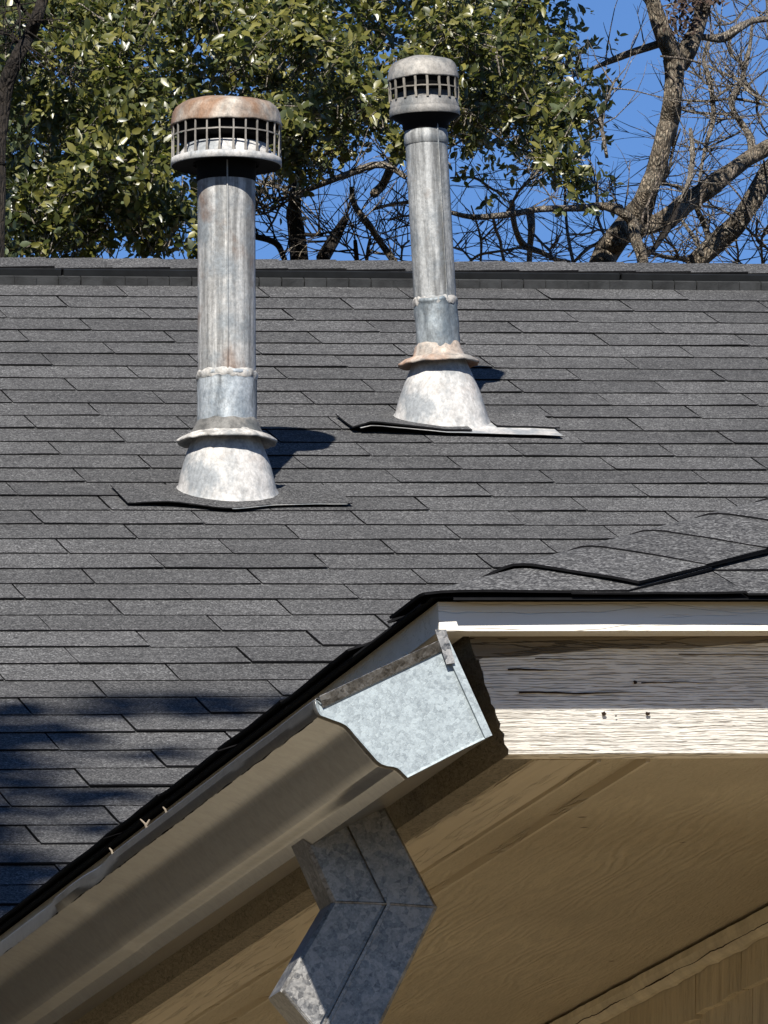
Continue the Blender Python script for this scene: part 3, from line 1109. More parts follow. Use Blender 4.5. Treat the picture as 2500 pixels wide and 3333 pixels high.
def hip_cap(t0, seed, first=False):
    """a cap shingle bent over the hip with its butt end at t0 along the hip"""
    r = random.Random(seed)
    m2 = MB()
    half, L = 0.142, 0.30
    lhalf = 0.105 if t0 < 0.05 else 0.142
    ns, nl = 14, 4
    uF = np.array([hipd[0], hipd[1] * CW + hipd[2] * SW])     # hip in front-plane coordinates
    prF = np.array([uF[1], -uF[0]]) / np.hypot(*uF)
    pF = np.array([prF[0], prF[1] * CW, prF[1] * SW])          # square to the hip, down the front slope
    pL = np.array([prF[1] * CW, prF[0], prF[1] * SW])          # the same down the left slope
    nF = np.array([0, -SW, CW]); nL = np.array([-SW, 0, CW])
    w1, w2 = r.uniform(-.003, .003), r.uniform(-.003, .003)
    def surf(s_, l_):
        """s_ in [-1,1]; -: left slope, +: front slope; l_ along the hip"""
        d = abs(s_) * (half if s_ > 0 else lhalf)
        p = pF if s_ > 0 else pL
        n_ = nF if s_ > 0 else nL
        rd = 0.022
        rise = (0.0042 * (1 - l_ / L) + 0.0068) if t0 > 0.05 else 0.0056
        if s_ <= 0 and t0 > 0.05:
            rise *= 1 - 0.35 * min(1.0, d / (lhalf * 0.7))
        base = np.array([RX, RYW, DZ]) + hipd * (t0 + l_)
        if d < rd:
            q = d / rd
            n2 = (nF * (0.5 + 0.5 * q) + nL * (0.5 - 0.5 * q)) if s_ > 0 else (nL * (0.5 + 0.5 * q) + nF * (0.5 - 0.5 * q))
            n2 = n2 / np.linalg.norm(n2)
            return base + p * d + n2 * rise - np.array([0, 0, 0.0022 * (1 - q) ** 2]) , n2
        flare = 0.0
        if l_ == 0:
            flare = 0.0016 * nz(seed * 2.3, s_ * 2.2) * (d / half)
        edge = (w1 if s_ > 0 else w2) * (l_ / L) * (d / half)
        return base + p * d + n_ * (rise + flare) + hipd * (edge - (0.016 * (d / half) ** 2 if l_ == 0 else 0)), n_
    t = 0.0026
    top, bot = [], []
    for j in range(nl + 1):
        for i in range(-ns, ns + 1):
            p, n_ = surf(i / ns, L * j / nl)
            short = max(RX - 0.008 - p[0], RYW - 0.008 - p[1], 0.0)
            if short > 0:                                  # trimmed flush with the eaves
                p = p + hipd * (short / hipd[0])
            top.append(W(p + n_ * t)); bot.append(W(p))
    n = 2 * ns + 1
    nt = len(top)
    F, M = [], []
    for j in range(nl):
        for i in range(n - 1):
            a = j * n + i
            F.append((a, a + 1, a + n + 1, a + n)); M.append(0)
            F.append((nt + a, nt + a + n, nt + a + n + 1, nt + a + 1)); M.append(1)
    for i in range(n - 1):
        F.append((i, nt + i, nt + i + 1, i + 1)); M.append(1)
    for j in range(nl):
        a = j * n
        F.append((a, a + n, nt + a + n, nt + a)); M.append(1)
        a = j * n + n - 1
        F.append((a, nt + a, nt + a + n, a + n)); M.append(1)
    m2.V, m2.F, m2.M = [tuple(v) for v in top + bot], F, M
    o = m2.build('hip_cap', [M_SH, M_EDGE], wing_roof)
    return o


hip_cap(-0.010, 40)
for i in range(18):
    hip_cap(0.160 + 0.1285 * i + (0.006 if i % 2 else 0), 41 + i)


# ------------------------------------------------------------------ gutter
def gut(a, b, y):
    """a along the (tilted) slope direction, b square to it, from the gutter's lower back edge"""
    return np.array([GB[0] + a * CM - b * SM, y, GB[2] + a * SM + b * CM])


GB = K + np.array([-0.00935577, 0.03131912, 0.0224537]) - 0.115 * np.array([0.2472, 1.0, 0.1606])   # stands off the fascia on its hangers
GY = GB[1]
gutter = thing('gutter', W(gut(0, 0, GY)), 'grey galvanised eaves gutter with a bright spangled end cap, running off to lower left', 'gutter')
GI = Matrix.Translation(-Vector(W(gut(0, 0, GY))))


def gpart(o, parent=gutter):
    o.parent = parent
    o.matrix_parent_inverse = GI if parent is gutter else Matrix()
    return o


PROF = [(-0.0005, 0.1000), (0.0, 0.050), (0.0, 0.0), (-0.0300, -0.0010), (-0.0620, -0.0030), (-0.0905, -0.0047), (-0.0937, 0.0038), (-0.0955, 0.0072), (-0.0985, 0.0098), (-0.1040, 0.0130), (-0.1082, 0.0168), (-0.1106, 0.0212), (-0.1122, 0.0262), (-0.1150, 0.0350), (-0.1178, 0.0440), (-0.1205, 0.0530), (-0.1220, 0.0585), (-0.1240, 0.0630), (-0.1275, 0.0672), (-0.1330, 0.0722), (-0.1400, 0.0788), (-0.1425, 0.0812), (-0.1432, 0.0850), (-0.1430, 0.0900), (-0.1408, 0.0964)]
LIP = [(-0.1388, 0.0972), (-0.1370, 0.0960), (-0.1362, 0.0925)]
ys = [GY + 0.0 + (WEND - GY - 0.35) * (i / 150) ** 1.15 for i in range(151)]


def lip_bend(y, a, b):
    """the front lip has been knocked about: waves and a kink further along"""
    d = y - GY
    f = min(1.0, max(0.0, (b - 0.0795) / 0.015))
    if f <= 0: return a, b
    w = 0.0012 * nz(d * 7, 1.0) + 0.0006 * nz(d * 30, 2.0)
    k = math.exp(-((d - 1.08) / 0.06) ** 2) * 0.006 - math.exp(-((d - 1.26) / 0.05) ** 2) * 0.010 + (0.0 if d < 1.2 else 0.006 * min(1, (d - 1.2) / 0.12))
    return a + f * (w + k * 0.9), b + f * (w * 0.7 - abs(k) * 0.25)


mb = MB()
full = PROF + LIP
n = len(full)
V = []
for y in ys:
    for (a, b) in full:
        aa, bb_ = lip_bend(y, a, b)
        jog = 0.0007 if (y - GY) > 1.22 else 0.0         # lapped joint
        V.append(W(gut(aa - jog * (1 if a < -0.05 else 0), bb_ - jog + 0.0006 * nz(y * 3, a * 20), y)))
F = []
for i in range(len(ys) - 1):
    for k_ in range(n - 1):
        a = i * n + k_
        F.append((a, a + 1, a + n + 1, a + n))
mb.add(V, F)
trough = gpart(mb.build('trough', M_GUTTER, None, smooth=True))
trough.data.set_sharp_from_angle(angle=R(16))
sol = trough.modifiers.new('sheet', 'SOLIDIFY')
sol.thickness = 0.0008
sol.offset = 0.0

# thin black line along the fold under the lip
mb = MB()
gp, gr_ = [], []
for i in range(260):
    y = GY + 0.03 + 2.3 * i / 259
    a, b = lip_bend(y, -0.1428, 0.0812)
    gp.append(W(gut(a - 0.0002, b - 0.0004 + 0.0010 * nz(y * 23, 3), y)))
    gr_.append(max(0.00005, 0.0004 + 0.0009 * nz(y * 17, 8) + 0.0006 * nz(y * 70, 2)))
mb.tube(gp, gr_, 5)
gpart(mb.build('lip_fold_line', M_FELT))

# end cap, slightly proud, with its folded rim
mb = MB()
out = [(a, b) for a, b in PROF] + [(-0.1362, 0.0870), (-0.0119, 0.0925)]
ctr = (-0.06, 0.045)
ring0 = [W(gut(a, b, GY - 0.0012)) for a, b in out]
inner = [(ctr[0] + (a - ctr[0]) * 0.965, ctr[1] + (b - ctr[1]) * 0.955) for a, b in out]
ring1 = [W(gut(a, b, GY + 0.0006)) for a, b in inner]
ring2 = [W(gut(a, b, GY + 0.0090)) for a, b in out]
N_ = len(out)
mb.add(ring0 + ring1 + ring2, [(i, (i + 1) % N_, N_ + (i + 1) % N_, N_ + i) for i in range(N_)] + [(2 * N_ + i, 2 * N_ + (i + 1) % N_, (i + 1) % N_, i) for i in range(N_)] + [tuple(range(N_, 2 * N_))])
# folded top strip leaning outwards, darker metal carrying part of the roof's shadow, upright back rim
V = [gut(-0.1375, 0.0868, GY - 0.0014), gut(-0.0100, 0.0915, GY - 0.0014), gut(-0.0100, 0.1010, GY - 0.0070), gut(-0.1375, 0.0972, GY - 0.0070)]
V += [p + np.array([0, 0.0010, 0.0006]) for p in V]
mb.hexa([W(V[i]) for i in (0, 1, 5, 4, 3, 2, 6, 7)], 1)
V = [gut(-0.0065, 0.0, GY - 0.0035), gut(0.0008, 0.0, GY - 0.0035), gut(0.0008, 0.0, GY + 0.010), gut(-0.0065, 0.0, GY + 0.010)]
V2 = [gut(-0.0065, 0.098, GY - 0.0035), gut(0.0008, 0.098, GY - 0.0035), gut(0.0008, 0.098, GY + 0.010), gut(-0.0065, 0.098, GY + 0.010)]
mb.hexa([W(p) for p in V] + [W(p) for p in V2], 0)
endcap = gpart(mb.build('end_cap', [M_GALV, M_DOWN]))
# embossed maker's mark: two small rings and two smaller marks below
mb = MB()
for (a, b, r_) in ((-0.0615, 0.0505, 0.0034), (-0.0535, 0.0535, 0.0034), (-0.0640, 0.0440, 0.0016), (-0.0585, 0.0430, 0.0016)):
    pts = [W(gut(a + r_ * math.cos(q), b + r_ * math.sin(q), GY + 0.0002)) for q in [i * 6.283 / 14 for i in range(15)]]
    mb.tube(pts, 0.0011, 5, cap=False)
o = mb.build('embossed_mark', M_GALV)
o.parent = endcap
o.matrix_parent_inverse = endcap.matrix_basis.inverted() if False else GI
# bent drip-edge end hanging at the corner
mb = MB()
V = [gut(-0.0120, 0.078, GY - 0.0060), gut(-0.0040, 0.076, GY - 0.0060), gut(0.0015, 0.108, GY - 0.0060), gut(-0.0085, 0.112, GY - 0.0060)]
mb.hexa([W(p) for p in V] + [W(p + np.array([0, 0.0015, 0])) for p in V])
gpart(mb.build('hanger_strap', M_DOWN))

# ------------------------------------------------------------------ downspout
DY = K[1] + 0.336
DF = DY / (K[1] + 0.451)
down = thing('downspout', W(K + np.array([-0.05, 0.45, -0.05])), 'grey galvanised rectangular downspout elbow hanging under the gutter', 'downspout')
DI = Matrix.Translation(-Vector(W(K + np.array([-0.05, 0.45, -0.05]))))


def dpart(o):
    o.parent = down
    o.matrix_parent_inverse = DI
    return o


def dk(x, z, y):
    return W(np.array([(K[0] + x) * DF, y, (K[2] + z) * DF]))


L_ = [(-0.1013, -0.010), (-0.0740, -0.0760), (-0.1298, -0.1638), (-0.0360, -0.2785)]
R_ = [(-0.0190, 0.0260), (0.0335, -0.0820), (-0.0560, -0.2495), (-0.0100, -0.3060)]
# third piece below the frame turns back to the wall
L_ += [(-0.0360 + 0.26, -0.2785 - 0.40)]
R_ += [(-0.0100 + 0.30, -0.3060 - 0.30)]
DEP = 0.062


def duct(name, i, j, taper=0.0):
    m2 = MB()
    l0, l1, r0, r1 = L_[i], L_[j], R_[i], R_[j]
    ns = 10
    # front and back faces with a raised lock seam down the middle of the front
    rings = []
    for s_ in range(ns + 1):
        f = s_ / ns
        l = np.array(l0) * (1 - f) + np.array(l1) * f
        r = np.array(r0) * (1 - f) + np.array(r1) * f
        w = r - l
        e = 0.06
        seam = []
        sec = [(0.0, 0.004), (0.035, 0.0), (0.465, 0.0), (0.47, 0.0028), (0.505, 0.0028), (0.512, -0.0018), (0.545, -0.0018), (0.55, 0.0), (0.965, 0.0), (1.0, 0.004), (1.0, DEP - 0.004), (0.965, DEP), (0.035, DEP), (0.0, DEP - 0.004)]
        ring = []
        for (q, d) in sec:
            p = l + w * q
            ring.append(dk(p[0], p[1], DY + d + taper * f))
        rings.append(ring)
    n = len(rings[0])
    V = [v for r_ in rings for v in r_]
    F = []
    for s_ in range(ns):
        for k_ in range(n):
            k2 = (k_ + 1) % n
            F.append((s_ * n + k_, (s_ + 1) * n + k_, (s_ + 1) * n + k2, s_ * n + k2))
    F.append(tuple(range(n)))
    F.append(tuple(range(ns * n + n - 1, ns * n - 1, -1)))
    m2.add(V, F)
    return dpart(m2.build(name, M_DOWN))


duct('outlet_section', 0, 1)
duct('elbow_section', 1, 2)
duct('elbow_section', 2, 3)
duct('straight_section', 3, 4)
# crimped fold bands across the bends
for i in (1, 2):
    l, r = np.array(L_[i]), np.array(R_[i])
    a = l + np.array([0.002, 0.0]); b = r + np.array([-0.002, 0.0])
    mb = MB()
    mb.tube([dk(a[0], a[1], DY - 0.0002), dk((a[0] + b[0]) / 2, (a[1] + b[1]) / 2 + 0.001, DY - 0.0004), dk(b[0], b[1], DY - 0.0002)], 0.0013, 6)
    dpart(mb.build('crimp_band', M_DOWN))
# outlet collar in the gutter floor
mb = MB()
l, r = np.array(L_[0]), np.array(R_[0])
w = (r - l) / np.linalg.norm(r - l)
upv = np.array([-w[1], w[0]])
for (e, h0, h1, d0, d1) in ((-0.003, -0.004, 0.0045, 0.003, DEP - 0.003),):
    a = l - w * e; b = r + w * e
    pts = []
    for h in (h0, h1):
        for (p, y) in ((a, DY + d0), (b, DY + d0), (b, DY + d1), (a, DY + d1)):
            q = p + upv * h
            pts.append(dk(q[0], q[1], y))
    mb.hexa(pts)
dpart(mb.build('outlet_collar', M_DOWN))


# ------------------------------------------------------------------ vent pipes
def lathe_obj(name, prof, mat, parent, n=56, fn=None, smooth=True, M4=None, close=False):
    m2 = MB()
    m2.lathe(prof, n, 0, fn, close)
    me = mesh_of(name, m2.V, m2.F, mat, m2.M, smooth)
    o = bpy.data.objects.new(name, me)
    link(o, parent)
    if M4 is not None:
        o.matrix_basis = M4
    return o


def vent(base, label, r_pipe, lean, z_neck, z_col, r_col, cone, cap, nb, mats, sleeve):
    t = thing('vent_pipe', W(base), label, 'vent pipe', 'metal vent pipes on the roof')
    mp, ms, mc, mg, mcol = mats
    # flashing cone follows the roof at its foot
    rb, rtop, zt = cone
    m2 = MB()
    n = 64
    steps = 12
    for s_ in range(steps + 1):
        f = s_ / steps
        for k_ in range(n):
            q = 2 * math.pi * k_ / n
            r = rb * (1 - f) + rtop * f + 0.0055 * math.sin(f * math.pi) + 0.0012 * nz(math.cos(q) * 3, math.sin(q) * 3, f * 4 + rb * 50)
            if s_ == 0: r += 0.004 + 0.004 * nz(math.cos(q) * 5, math.sin(q) * 5, 7 + rb * 20)
            x, y = r * math.cos(q), r * math.sin(q)
            z0 = y * SM / CM + 0.010
            seam = 0.0012 if abs(((q - R(-88)) + math.pi) % (2 * math.pi) - math.pi) < 0.05 else 0
            m2.V.append((x * (1 + seam * 8), y * (1 + seam * 8), z0 * (1 - f) + zt * f - 0.016 * f * (1 - f)))
    for s_ in range(steps):
        for k_ in range(n):
            k2 = (k_ + 1) % n
            m2.F.append((s_ * n + k_, s_ * n + k2, (s_ + 1) * n + k2, (s_ + 1) * n + k_)); m2.M.append(0)
    o = bpy.data.objects.new('flashing_cone', mesh_of('flashing_cone', m2.V, m2.F, mc, m2.M, True))
    link(o, t)
    # leaning shaft frame
    Ml = Matrix.Translation((0, 0, 0.03)) @ Matrix.Rotation(lean[0], 4, 'Y') @ Matrix.Rotation(lean[1], 4, 'X') @ Matrix.Translation((0, 0, -0.03))
    dent = lambda q, r, z: (r * (1 + 0.006 * nz(math.cos(q) * 1.5, math.sin(q) * 1.5, z * 7 + base[0])), z)
    zs0 = sleeve[0]
    zs = [zs0 + (z_neck + (0.008 if r_pipe > 0.05 else 0) - zs0) * i / 16 for i in range(17)]
    lathe_obj('pipe', [(r_pipe, z) for z in zs] + [(r_pipe * 0.9, z_neck)], mp, t, fn=dent, M4=Ml)
    # vertical lock seam, standing proud of the pipe
    m2 = MB()
    qs = R(-100 if r_pipe > 0.05 else -70)
    for (dq, rr) in ((0.0, r_pipe + 0.0012),):
        m2.tube([((rr) * math.cos(qs + dq), rr * math.sin(qs + dq), z) for z in zs], 0.0017, 6)
    link(bpy.data.objects.new('lock_seam', mesh_of('lock_seam', m2.V, m2.F, mp, m2.M)), t).matrix_basis = Ml
    # lower sleeve
    def crush(q, r, z):
        w = sleeve[3]
        return (r * (1 + w * nz(math.cos(q) * 1.6, math.sin(q) * 1.6, z * 26 + base[1]) + w * 0.5 * nz(math.cos(q) * 4, math.sin(q) * 4, z * 50)), z + 0.004 * w * 20 * nz(math.cos(q), math.sin(q), 3.0) * (1 if z > sleeve[1] * 0.98 else 0))
    zl = [sleeve[2] + (sleeve[1] - sleeve[2]) * i / 14 for i in range(15)]
    prof = [(r_pipe * 1.035, z) for z in zl] + [(r_pipe * 1.055, sleeve[1] + 0.001), (r_pipe * 1.045, sleeve[1] + 0.007), (r_pipe * 1.0, sleeve[1] + 0.008)]
    lathe_obj('pipe_sleeve', prof, ms, t, fn=crush, M4=Ml)
    tar = lambda q, r, z: (r * (1 + 0.05 * nz(math.cos(q) * 3, math.sin(q) * 3, z * 40 + base[0] * 3)), z + 0.006 * nz(math.cos(q) * 2.5, math.sin(q) * 2.5, 6 + base[0]))
    lathe_obj('tar_seal', [(r_pipe * 1.30, z_col + 0.008), (r_pipe * 1.20, z_col + 0.017), (r_pipe * 1.12, z_col + 0.026), (r_pipe * 1.09, z_col + 0.033), (r_pipe * 1.02, z_col + 0.036)], M_TAR if r_pipe > 0.05 else mcol, t, n=72, fn=tar, M4=Ml)
    lump = lambda q, r, z: (r * (1 + 0.035 * nz(math.cos(q) * 6, math.sin(q) * 6, z * 90 + base[0])), z + 0.004 * nz(math.cos(q) * 5, math.sin(q) * 5, 2 + base[0] + z * 30))
    lathe_obj('joint_seal', [(r_pipe * 1.03, sleeve[1] - 0.006), (r_pipe * 1.055, sleeve[1] - 0.002), (r_pipe * 1.06, sleeve[1] + 0.005), (r_pipe * 1.03, sleeve[1] + 0.009), (r_pipe * 0.995, sleeve[1] + 0.011)], M_SEAL, t, n=90, fn=lump, M4=Ml)
    # storm collar with ragged skirt and sealant on top
    def rag(q, r, z):
        e = (r - r_pipe) / (r_col - r_pipe)
        return (r + e * (0.0035 * nz(math.cos(q) * 4, math.sin(q) * 4, 2) + 0.0012 * nz(math.cos(q) * 14, math.sin(q) * 14, 5)), z + e * (0.0022 * nz(math.cos(q) * 3, math.sin(q) * 3, 9) + 0.0010 * nz(math.cos(q) * 13, math.sin(q) * 13, 4)) + 0.0012 * nz(math.cos(q) * 9, math.sin(q) * 9, z * 60))
    prof = [(r_pipe * 1.02, z_col + 0.026), (r_pipe * 1.09, z_col + 0.020), (r_pipe * 1.22, z_col + 0.012), (r_pipe * 1.22 + (r_col - r_pipe * 1.22) * 0.55, z_col + 0.007), (r_col, z_col - 0.002), (r_col * 1.005, z_col - 0.0065), (r_col * 0.97, z_col - 0.006), (r_pipe * 1.2, z_col + 0.004), (r_pipe * 1.0, z_col + 0.006)]
    lathe_obj('storm_collar', prof, mcol, t, n=84, fn=rag, M4=Ml)
    # cap
    rc, h_rim, h_solid, h_grid, h_dome, tilt = cap
    zc = z_neck
    cap_o = bpy.data.objects.new('cap', None)
    Mc = Ml @ Matrix.Translation((0, 0, zc)) @ Matrix.Rotation(tilt[0], 4, 'Y') @ Matrix.Rotation(tilt[1], 4, 'X')
    # dome is the cap part itself
    zd = h_grid
    bump_ = lambda q, r, z: (r * (1 + 0.008 * nz(math.cos(q) * 2, math.sin(q) * 2, z * 30 + base[0])), z + 0.0035 * nz(math.cos(q) * r * 22, math.sin(q) * r * 22, 4 + base[0]))
    prof = [(rc * 0.96, zd + 0.002), (rc * 1.02, zd), (rc * 1.028, zd + 0.003), (rc * 1.012, zd + 0.010), (rc * 1.0, zd + h_dome * 0.30), (rc * 0.985, zd + h_dome * 0.48), (rc * 0.94, zd + h_dome * 0.64), (rc * 0.85, zd + h_dome * 0.78), (rc * 0.68, zd + h_dome * 0.88), (rc * 0.42, zd + h_dome * 0.97), (rc * 0.15, zd + h_dome), (0.0005, zd + h_dome)]
    m2 = MB()
    m2.lathe(prof, 64, 0, bump_)
    dome = bpy.data.objects.new('cap', mesh_of('cap', m2.V, m2.F, mg[0], m2.M, True))
    link(dome, t)
    dome.matrix_basis = Mc
    # pan with rim, dark underside, inner sloped collar
    m3 = MB()
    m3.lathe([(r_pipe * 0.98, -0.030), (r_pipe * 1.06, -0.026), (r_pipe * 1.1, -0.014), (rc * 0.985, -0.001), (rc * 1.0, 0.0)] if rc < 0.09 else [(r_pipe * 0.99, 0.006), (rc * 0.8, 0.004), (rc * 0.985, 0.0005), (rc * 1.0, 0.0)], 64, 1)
    m3.lathe([(rc * 1.0, 0.0), (rc * 1.018, 0.0015), (rc * 1.012, h_rim), (rc * 0.99, h_rim + 0.001)], 64, 0)
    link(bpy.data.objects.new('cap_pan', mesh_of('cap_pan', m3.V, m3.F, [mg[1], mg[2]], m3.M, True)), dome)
    m3 = MB()
    if h_solid < 0.025:
        m3.lathe([(rc * 0.93, h_rim), (rc * 0.90, h_rim + 0.008), (rc * 0.80, h_rim + 0.018), (rc * 0.785, h_rim + 0.026), (rc * 0.75, h_rim + 0.026), (rc * 0.70, h_rim + 0.004)], 64, 0)
    else:
        m3.lathe([(rc * 0.99, h_rim), (rc * 0.975, h_solid), (rc * 0.95, h_solid), (rc * 0.95, h_rim)], 64, 0)
        m3.lathe([(rc * 0.74, h_rim), (rc * 0.72, h_solid + 0.016), (rc * 0.66, h_solid + 0.016), (rc * 0.66, h_rim)], 64, 0)
    link(bpy.data.objects.new('inner_collar', mesh_of('inner_collar', m3.V, m3.F, mg[3], m3.M, True)), dome)
    m3 = MB()
    m3.lathe([(rc * 0.60, 0.002), (rc * 0.60, h_grid * 0.66), (rc * 0.90, h_grid * 0.70), (rc * 0.90, h_grid + 0.01)], 48, 0)
    link(bpy.data.objects.new('flue_core', mesh_of('flue_core', m3.V, m3.F, M_BLACKIN, m3.M, True)), dome)
    # grille: separate uprights and one mid ring
    z0b = h_rim * 0.9 if h_solid < 0.025 else h_solid * 0.93
    bars = []
    for s_ in range(4):
        m4 = MB()
        w2 = 0.0015 if rc > 0.09 else 0.0023
        d_ = 0.0012
        j = [rng.uniform(-.0008, .0008) for _ in range(4)]
        zz = [z0b, z0b + (h_grid - z0b) * 0.4, z0b + (h_grid - z0b) * 0.75, h_grid + 0.003]
        V = []
        for q, z in enumerate(zz):
            wq = w2 * (1.9 if (q == 0 and h_solid < 0.025) else 1.0)
            V += [(rc * 0.995 - d_, -wq + j[q], z), (rc * 0.995 + d_, -wq + j[q], z), (rc * 0.995 + d_, wq + j[q], z), (rc * 0.995 - d_, wq + j[q], z)]
        F = []
        for q in range(3):
            for k_ in range(4):
                F.append((q * 4 + k_, q * 4 + (k_ + 1) % 4, q * 4 + 4 + (k_ + 1) % 4, q * 4 + 4 + k_))
        bars.append(mesh_of('grille_bar', V, F, mg[4]))
    for i in range(nb):
        b = bpy.data.objects.new('grille_bar', bars[i % 4])
        link(b, dome)
        b.matrix_basis = Matrix.Rotation(2 * math.pi * (i + 0.15 + rng.uniform(-.03, .03)) / nb, 4, 'Z')
    m3 = MB()
    zr = z0b + (h_grid - z0b) * (0.68 if h_solid < 0.025 else 0.52)
    m3.lathe([(rc * 0.985, zr), (rc * 1.0, zr), (rc * 1.0, zr + 0.0026), (rc * 0.985, zr + 0.0026)], 64, 0, lambda q, r, z: (r, z + 0.0008 * nz(math.cos(q) * 5, math.sin(q) * 5, 1)), True)
    link(bpy.data.objects.new('grille_ring', mesh_of('grille_ring', m3.V, m3.F, mg[4], m3.M)), dome)
    return t, Ml


M_BAR1 = mat_plain('grille_wire', (0.20, 0.185, 0.165), 0.6, 0.2, var=0.4, scale=60)
M_BAR2 = mat_plain('grille_strip', (0.17, 0.155, 0.13), 0.7, 0.1, var=0.4, scale=60)
va, Mla = vent(VENT_A, 'large vent pipe with rusty round cap, left of the narrower one', 0.0548, (R(1.65), R(1.5)), 0.634, 0.1085, 0.0940, (0.0935, 0.0625, 0.116),
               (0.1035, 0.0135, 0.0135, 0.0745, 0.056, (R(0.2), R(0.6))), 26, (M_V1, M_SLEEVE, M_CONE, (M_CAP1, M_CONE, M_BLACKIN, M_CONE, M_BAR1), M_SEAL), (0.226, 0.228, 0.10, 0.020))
vb, Mlb = vent(VENT_B, 'narrow vent pipe with crumpled lower sleeve and grey cap, right of the large one', 0.0418, (R(-1.5), R(2.5)), 0.618, 0.1255, 0.0790, (0.0935, 0.0530, 0.126),
               (0.0690, 0.0150, 0.0330, 0.0720, 0.047, (R(0.5), R(1.5))), 18, (M_V2, M_SLEEVE2, M_CONE, (M_CAP2, M_CAPG, M_BLACKIN, M_CAPG, M_BAR2), M_RUSTSEAL), (0.240, 0.243, 0.12, 0.085))
lathe_obj('cap_shadow_band', [(0.0552, 0.604), (0.0562, 0.605), (0.0565, 0.640)], M_BLACKIN, va, M4=Mla)  # black sleeve painting in the cap's shadow at the pipe top
# ring bead under the small cap
lathe_obj('neck_band', [(0.0420, 0.560), (0.0438, 0.562), (0.0440, 0.582), (0.0425, 0.584), (0.0400, 0.600)], M_V2, vb, M4=Mlb)


# flashing flanges lying on the shingles
def flange(parent, base, name, mat, x0, x1, fl, back, thick=0.0012, nx=40, ny=6):
    """fl(x) -> (distance below base along slope, lift) of the lower edge"""
    m2 = MB()
    def f(top):
        def g_(u_, v_):
            x = x0 + (x1 - x0) * u_
            d, lift = fl(x)
            v = back + (-d - back) * v_
            h = 0.0095 + lift * v_ ** 1.6
            q = (np.array([x, 0, 0]) + UPS * v + NRM * (h + (thick if top else 0)))
            return tuple(q)
        return g_
    m2.grid(f(True), nx, ny, 0, flip=True)
    n0 = len(m2.V)
    m2.grid(f(False), nx, ny, 1)
    e = ny * (nx + 1)
    for i in range(nx):
        m2.F.append((e + i, n0 + e + i, n0 + e + i + 1, e + i + 1)); m2.M.append(1)
    for s_ in (0, nx):
        for j in range(ny):
            a = j * (nx + 1) + s_
            b = a + nx + 1
            m2.F.append((a, b, n0 + b, n0 + a)); m2.M.append(1)
    o = bpy.data.objects.new(name, mesh_of(name, m2.V, m2.F, mat, m2.M))
    return link(o, parent)


def fl1(x):
    w = 0.0045 * math.exp(-((x + 0.13) / 0.045) ** 2) + 0.0012 + 0.001 * nz(x * 20, 3)
    return 0.118 + 0.040 * math.exp(-((x + 0.03) / 0.075) ** 2) - 0.02 * abs(x) + 0.002 * nz(x * 25, 1), w
flange(va, VENT_A, 'flashing_plate', [M_CONE, M_CONE], -0.10, 0.205, lambda x: (fl1(x)[0] + (0.003 if x > -0.03 else -0.012), 0.0012 + 0.0006 * nz(x * 30, 5)), -0.02, 0.0010)
flange(va, VENT_A, 'flashing_skirt', [M_SH, M_EDGE], -0.215, 0.215, fl1, 0.055, 0.0022)


def fl2(x):
    lift = 0.010 * max(0.0, min(1.0, (-x - 0.02) / 0.13)) * (1 if x > -0.17 else max(0, (x + 0.205) / 0.035)) + 0.002
    return 0.108 + 0.05 * (x + 0.2) / 0.4 + 0.003 * nz(x * 22, 8), lift
flange(vb, VENT_B, 'flashing_plate', [M_CONE, M_BLACKIN], -0.190, 0.205, lambda x: (fl2(x)[0] + 0.003, max(0.001, fl2(x)[1] * 0.85)), 0.02, 0.0014)
flange(vb, VENT_B, 'flashing_skirt', [M_SH, M_EDGE], -0.205, 0.030, lambda x: (fl2(x)[0] - 0.004 - 0.06 * max(0, x + 0.04), fl2(x)[1] * 1.1 + 0.003), 0.05, 0.003)
flange(vb, VENT_B, 'flashing_skirt', [M_SH, M_EDGE], 0.092, 0.215, lambda x: (fl2(x)[0] - 0.066, 0.0035), 0.06, 0.003)

# ------------------------------------------------------------------ trees behind the ridge
def tS(tile, x, y):
    ox, oy, s_ = {'r1': (1900, 0, .36166), 'r2': (1900, 420, .36166), 'r3': (1400, 420, .36166), 'r6': (800, 400, .36166), 'r7': (0, 0, .36166)}[tile]
    return (ox + x * s_, oy + y * s_)


def limb_pts(tile, pts, Y, dy=0.0):
    """points traced on the photo, given their own depth Y (metres)"""
    out = []
    n = len(pts)
    for i, p in enumerate(pts):
        y = Y + dy * (i / max(1, n - 1)) + 0.10 * nz(p[0] * 0.01, p[1] * 0.01, Y)
        q = at_y(tS(tile, p[0], p[1]), y)
        r = p[2] * .36166 * (q @ fw) / FPX if len(p) > 2 else 0.006
        out.append((q[0], q[1], q[2] + EYE, r))
    return out


def add_limb(mb, P, n=8, wob=0.22, dens=5):
    Q = smooth_path(P, dens)
    mb.tube([q[:3] for q in Q], [max(0.0012, q[3]) for q in Q], n, wob=wob, seed=P[0][0] * 7)


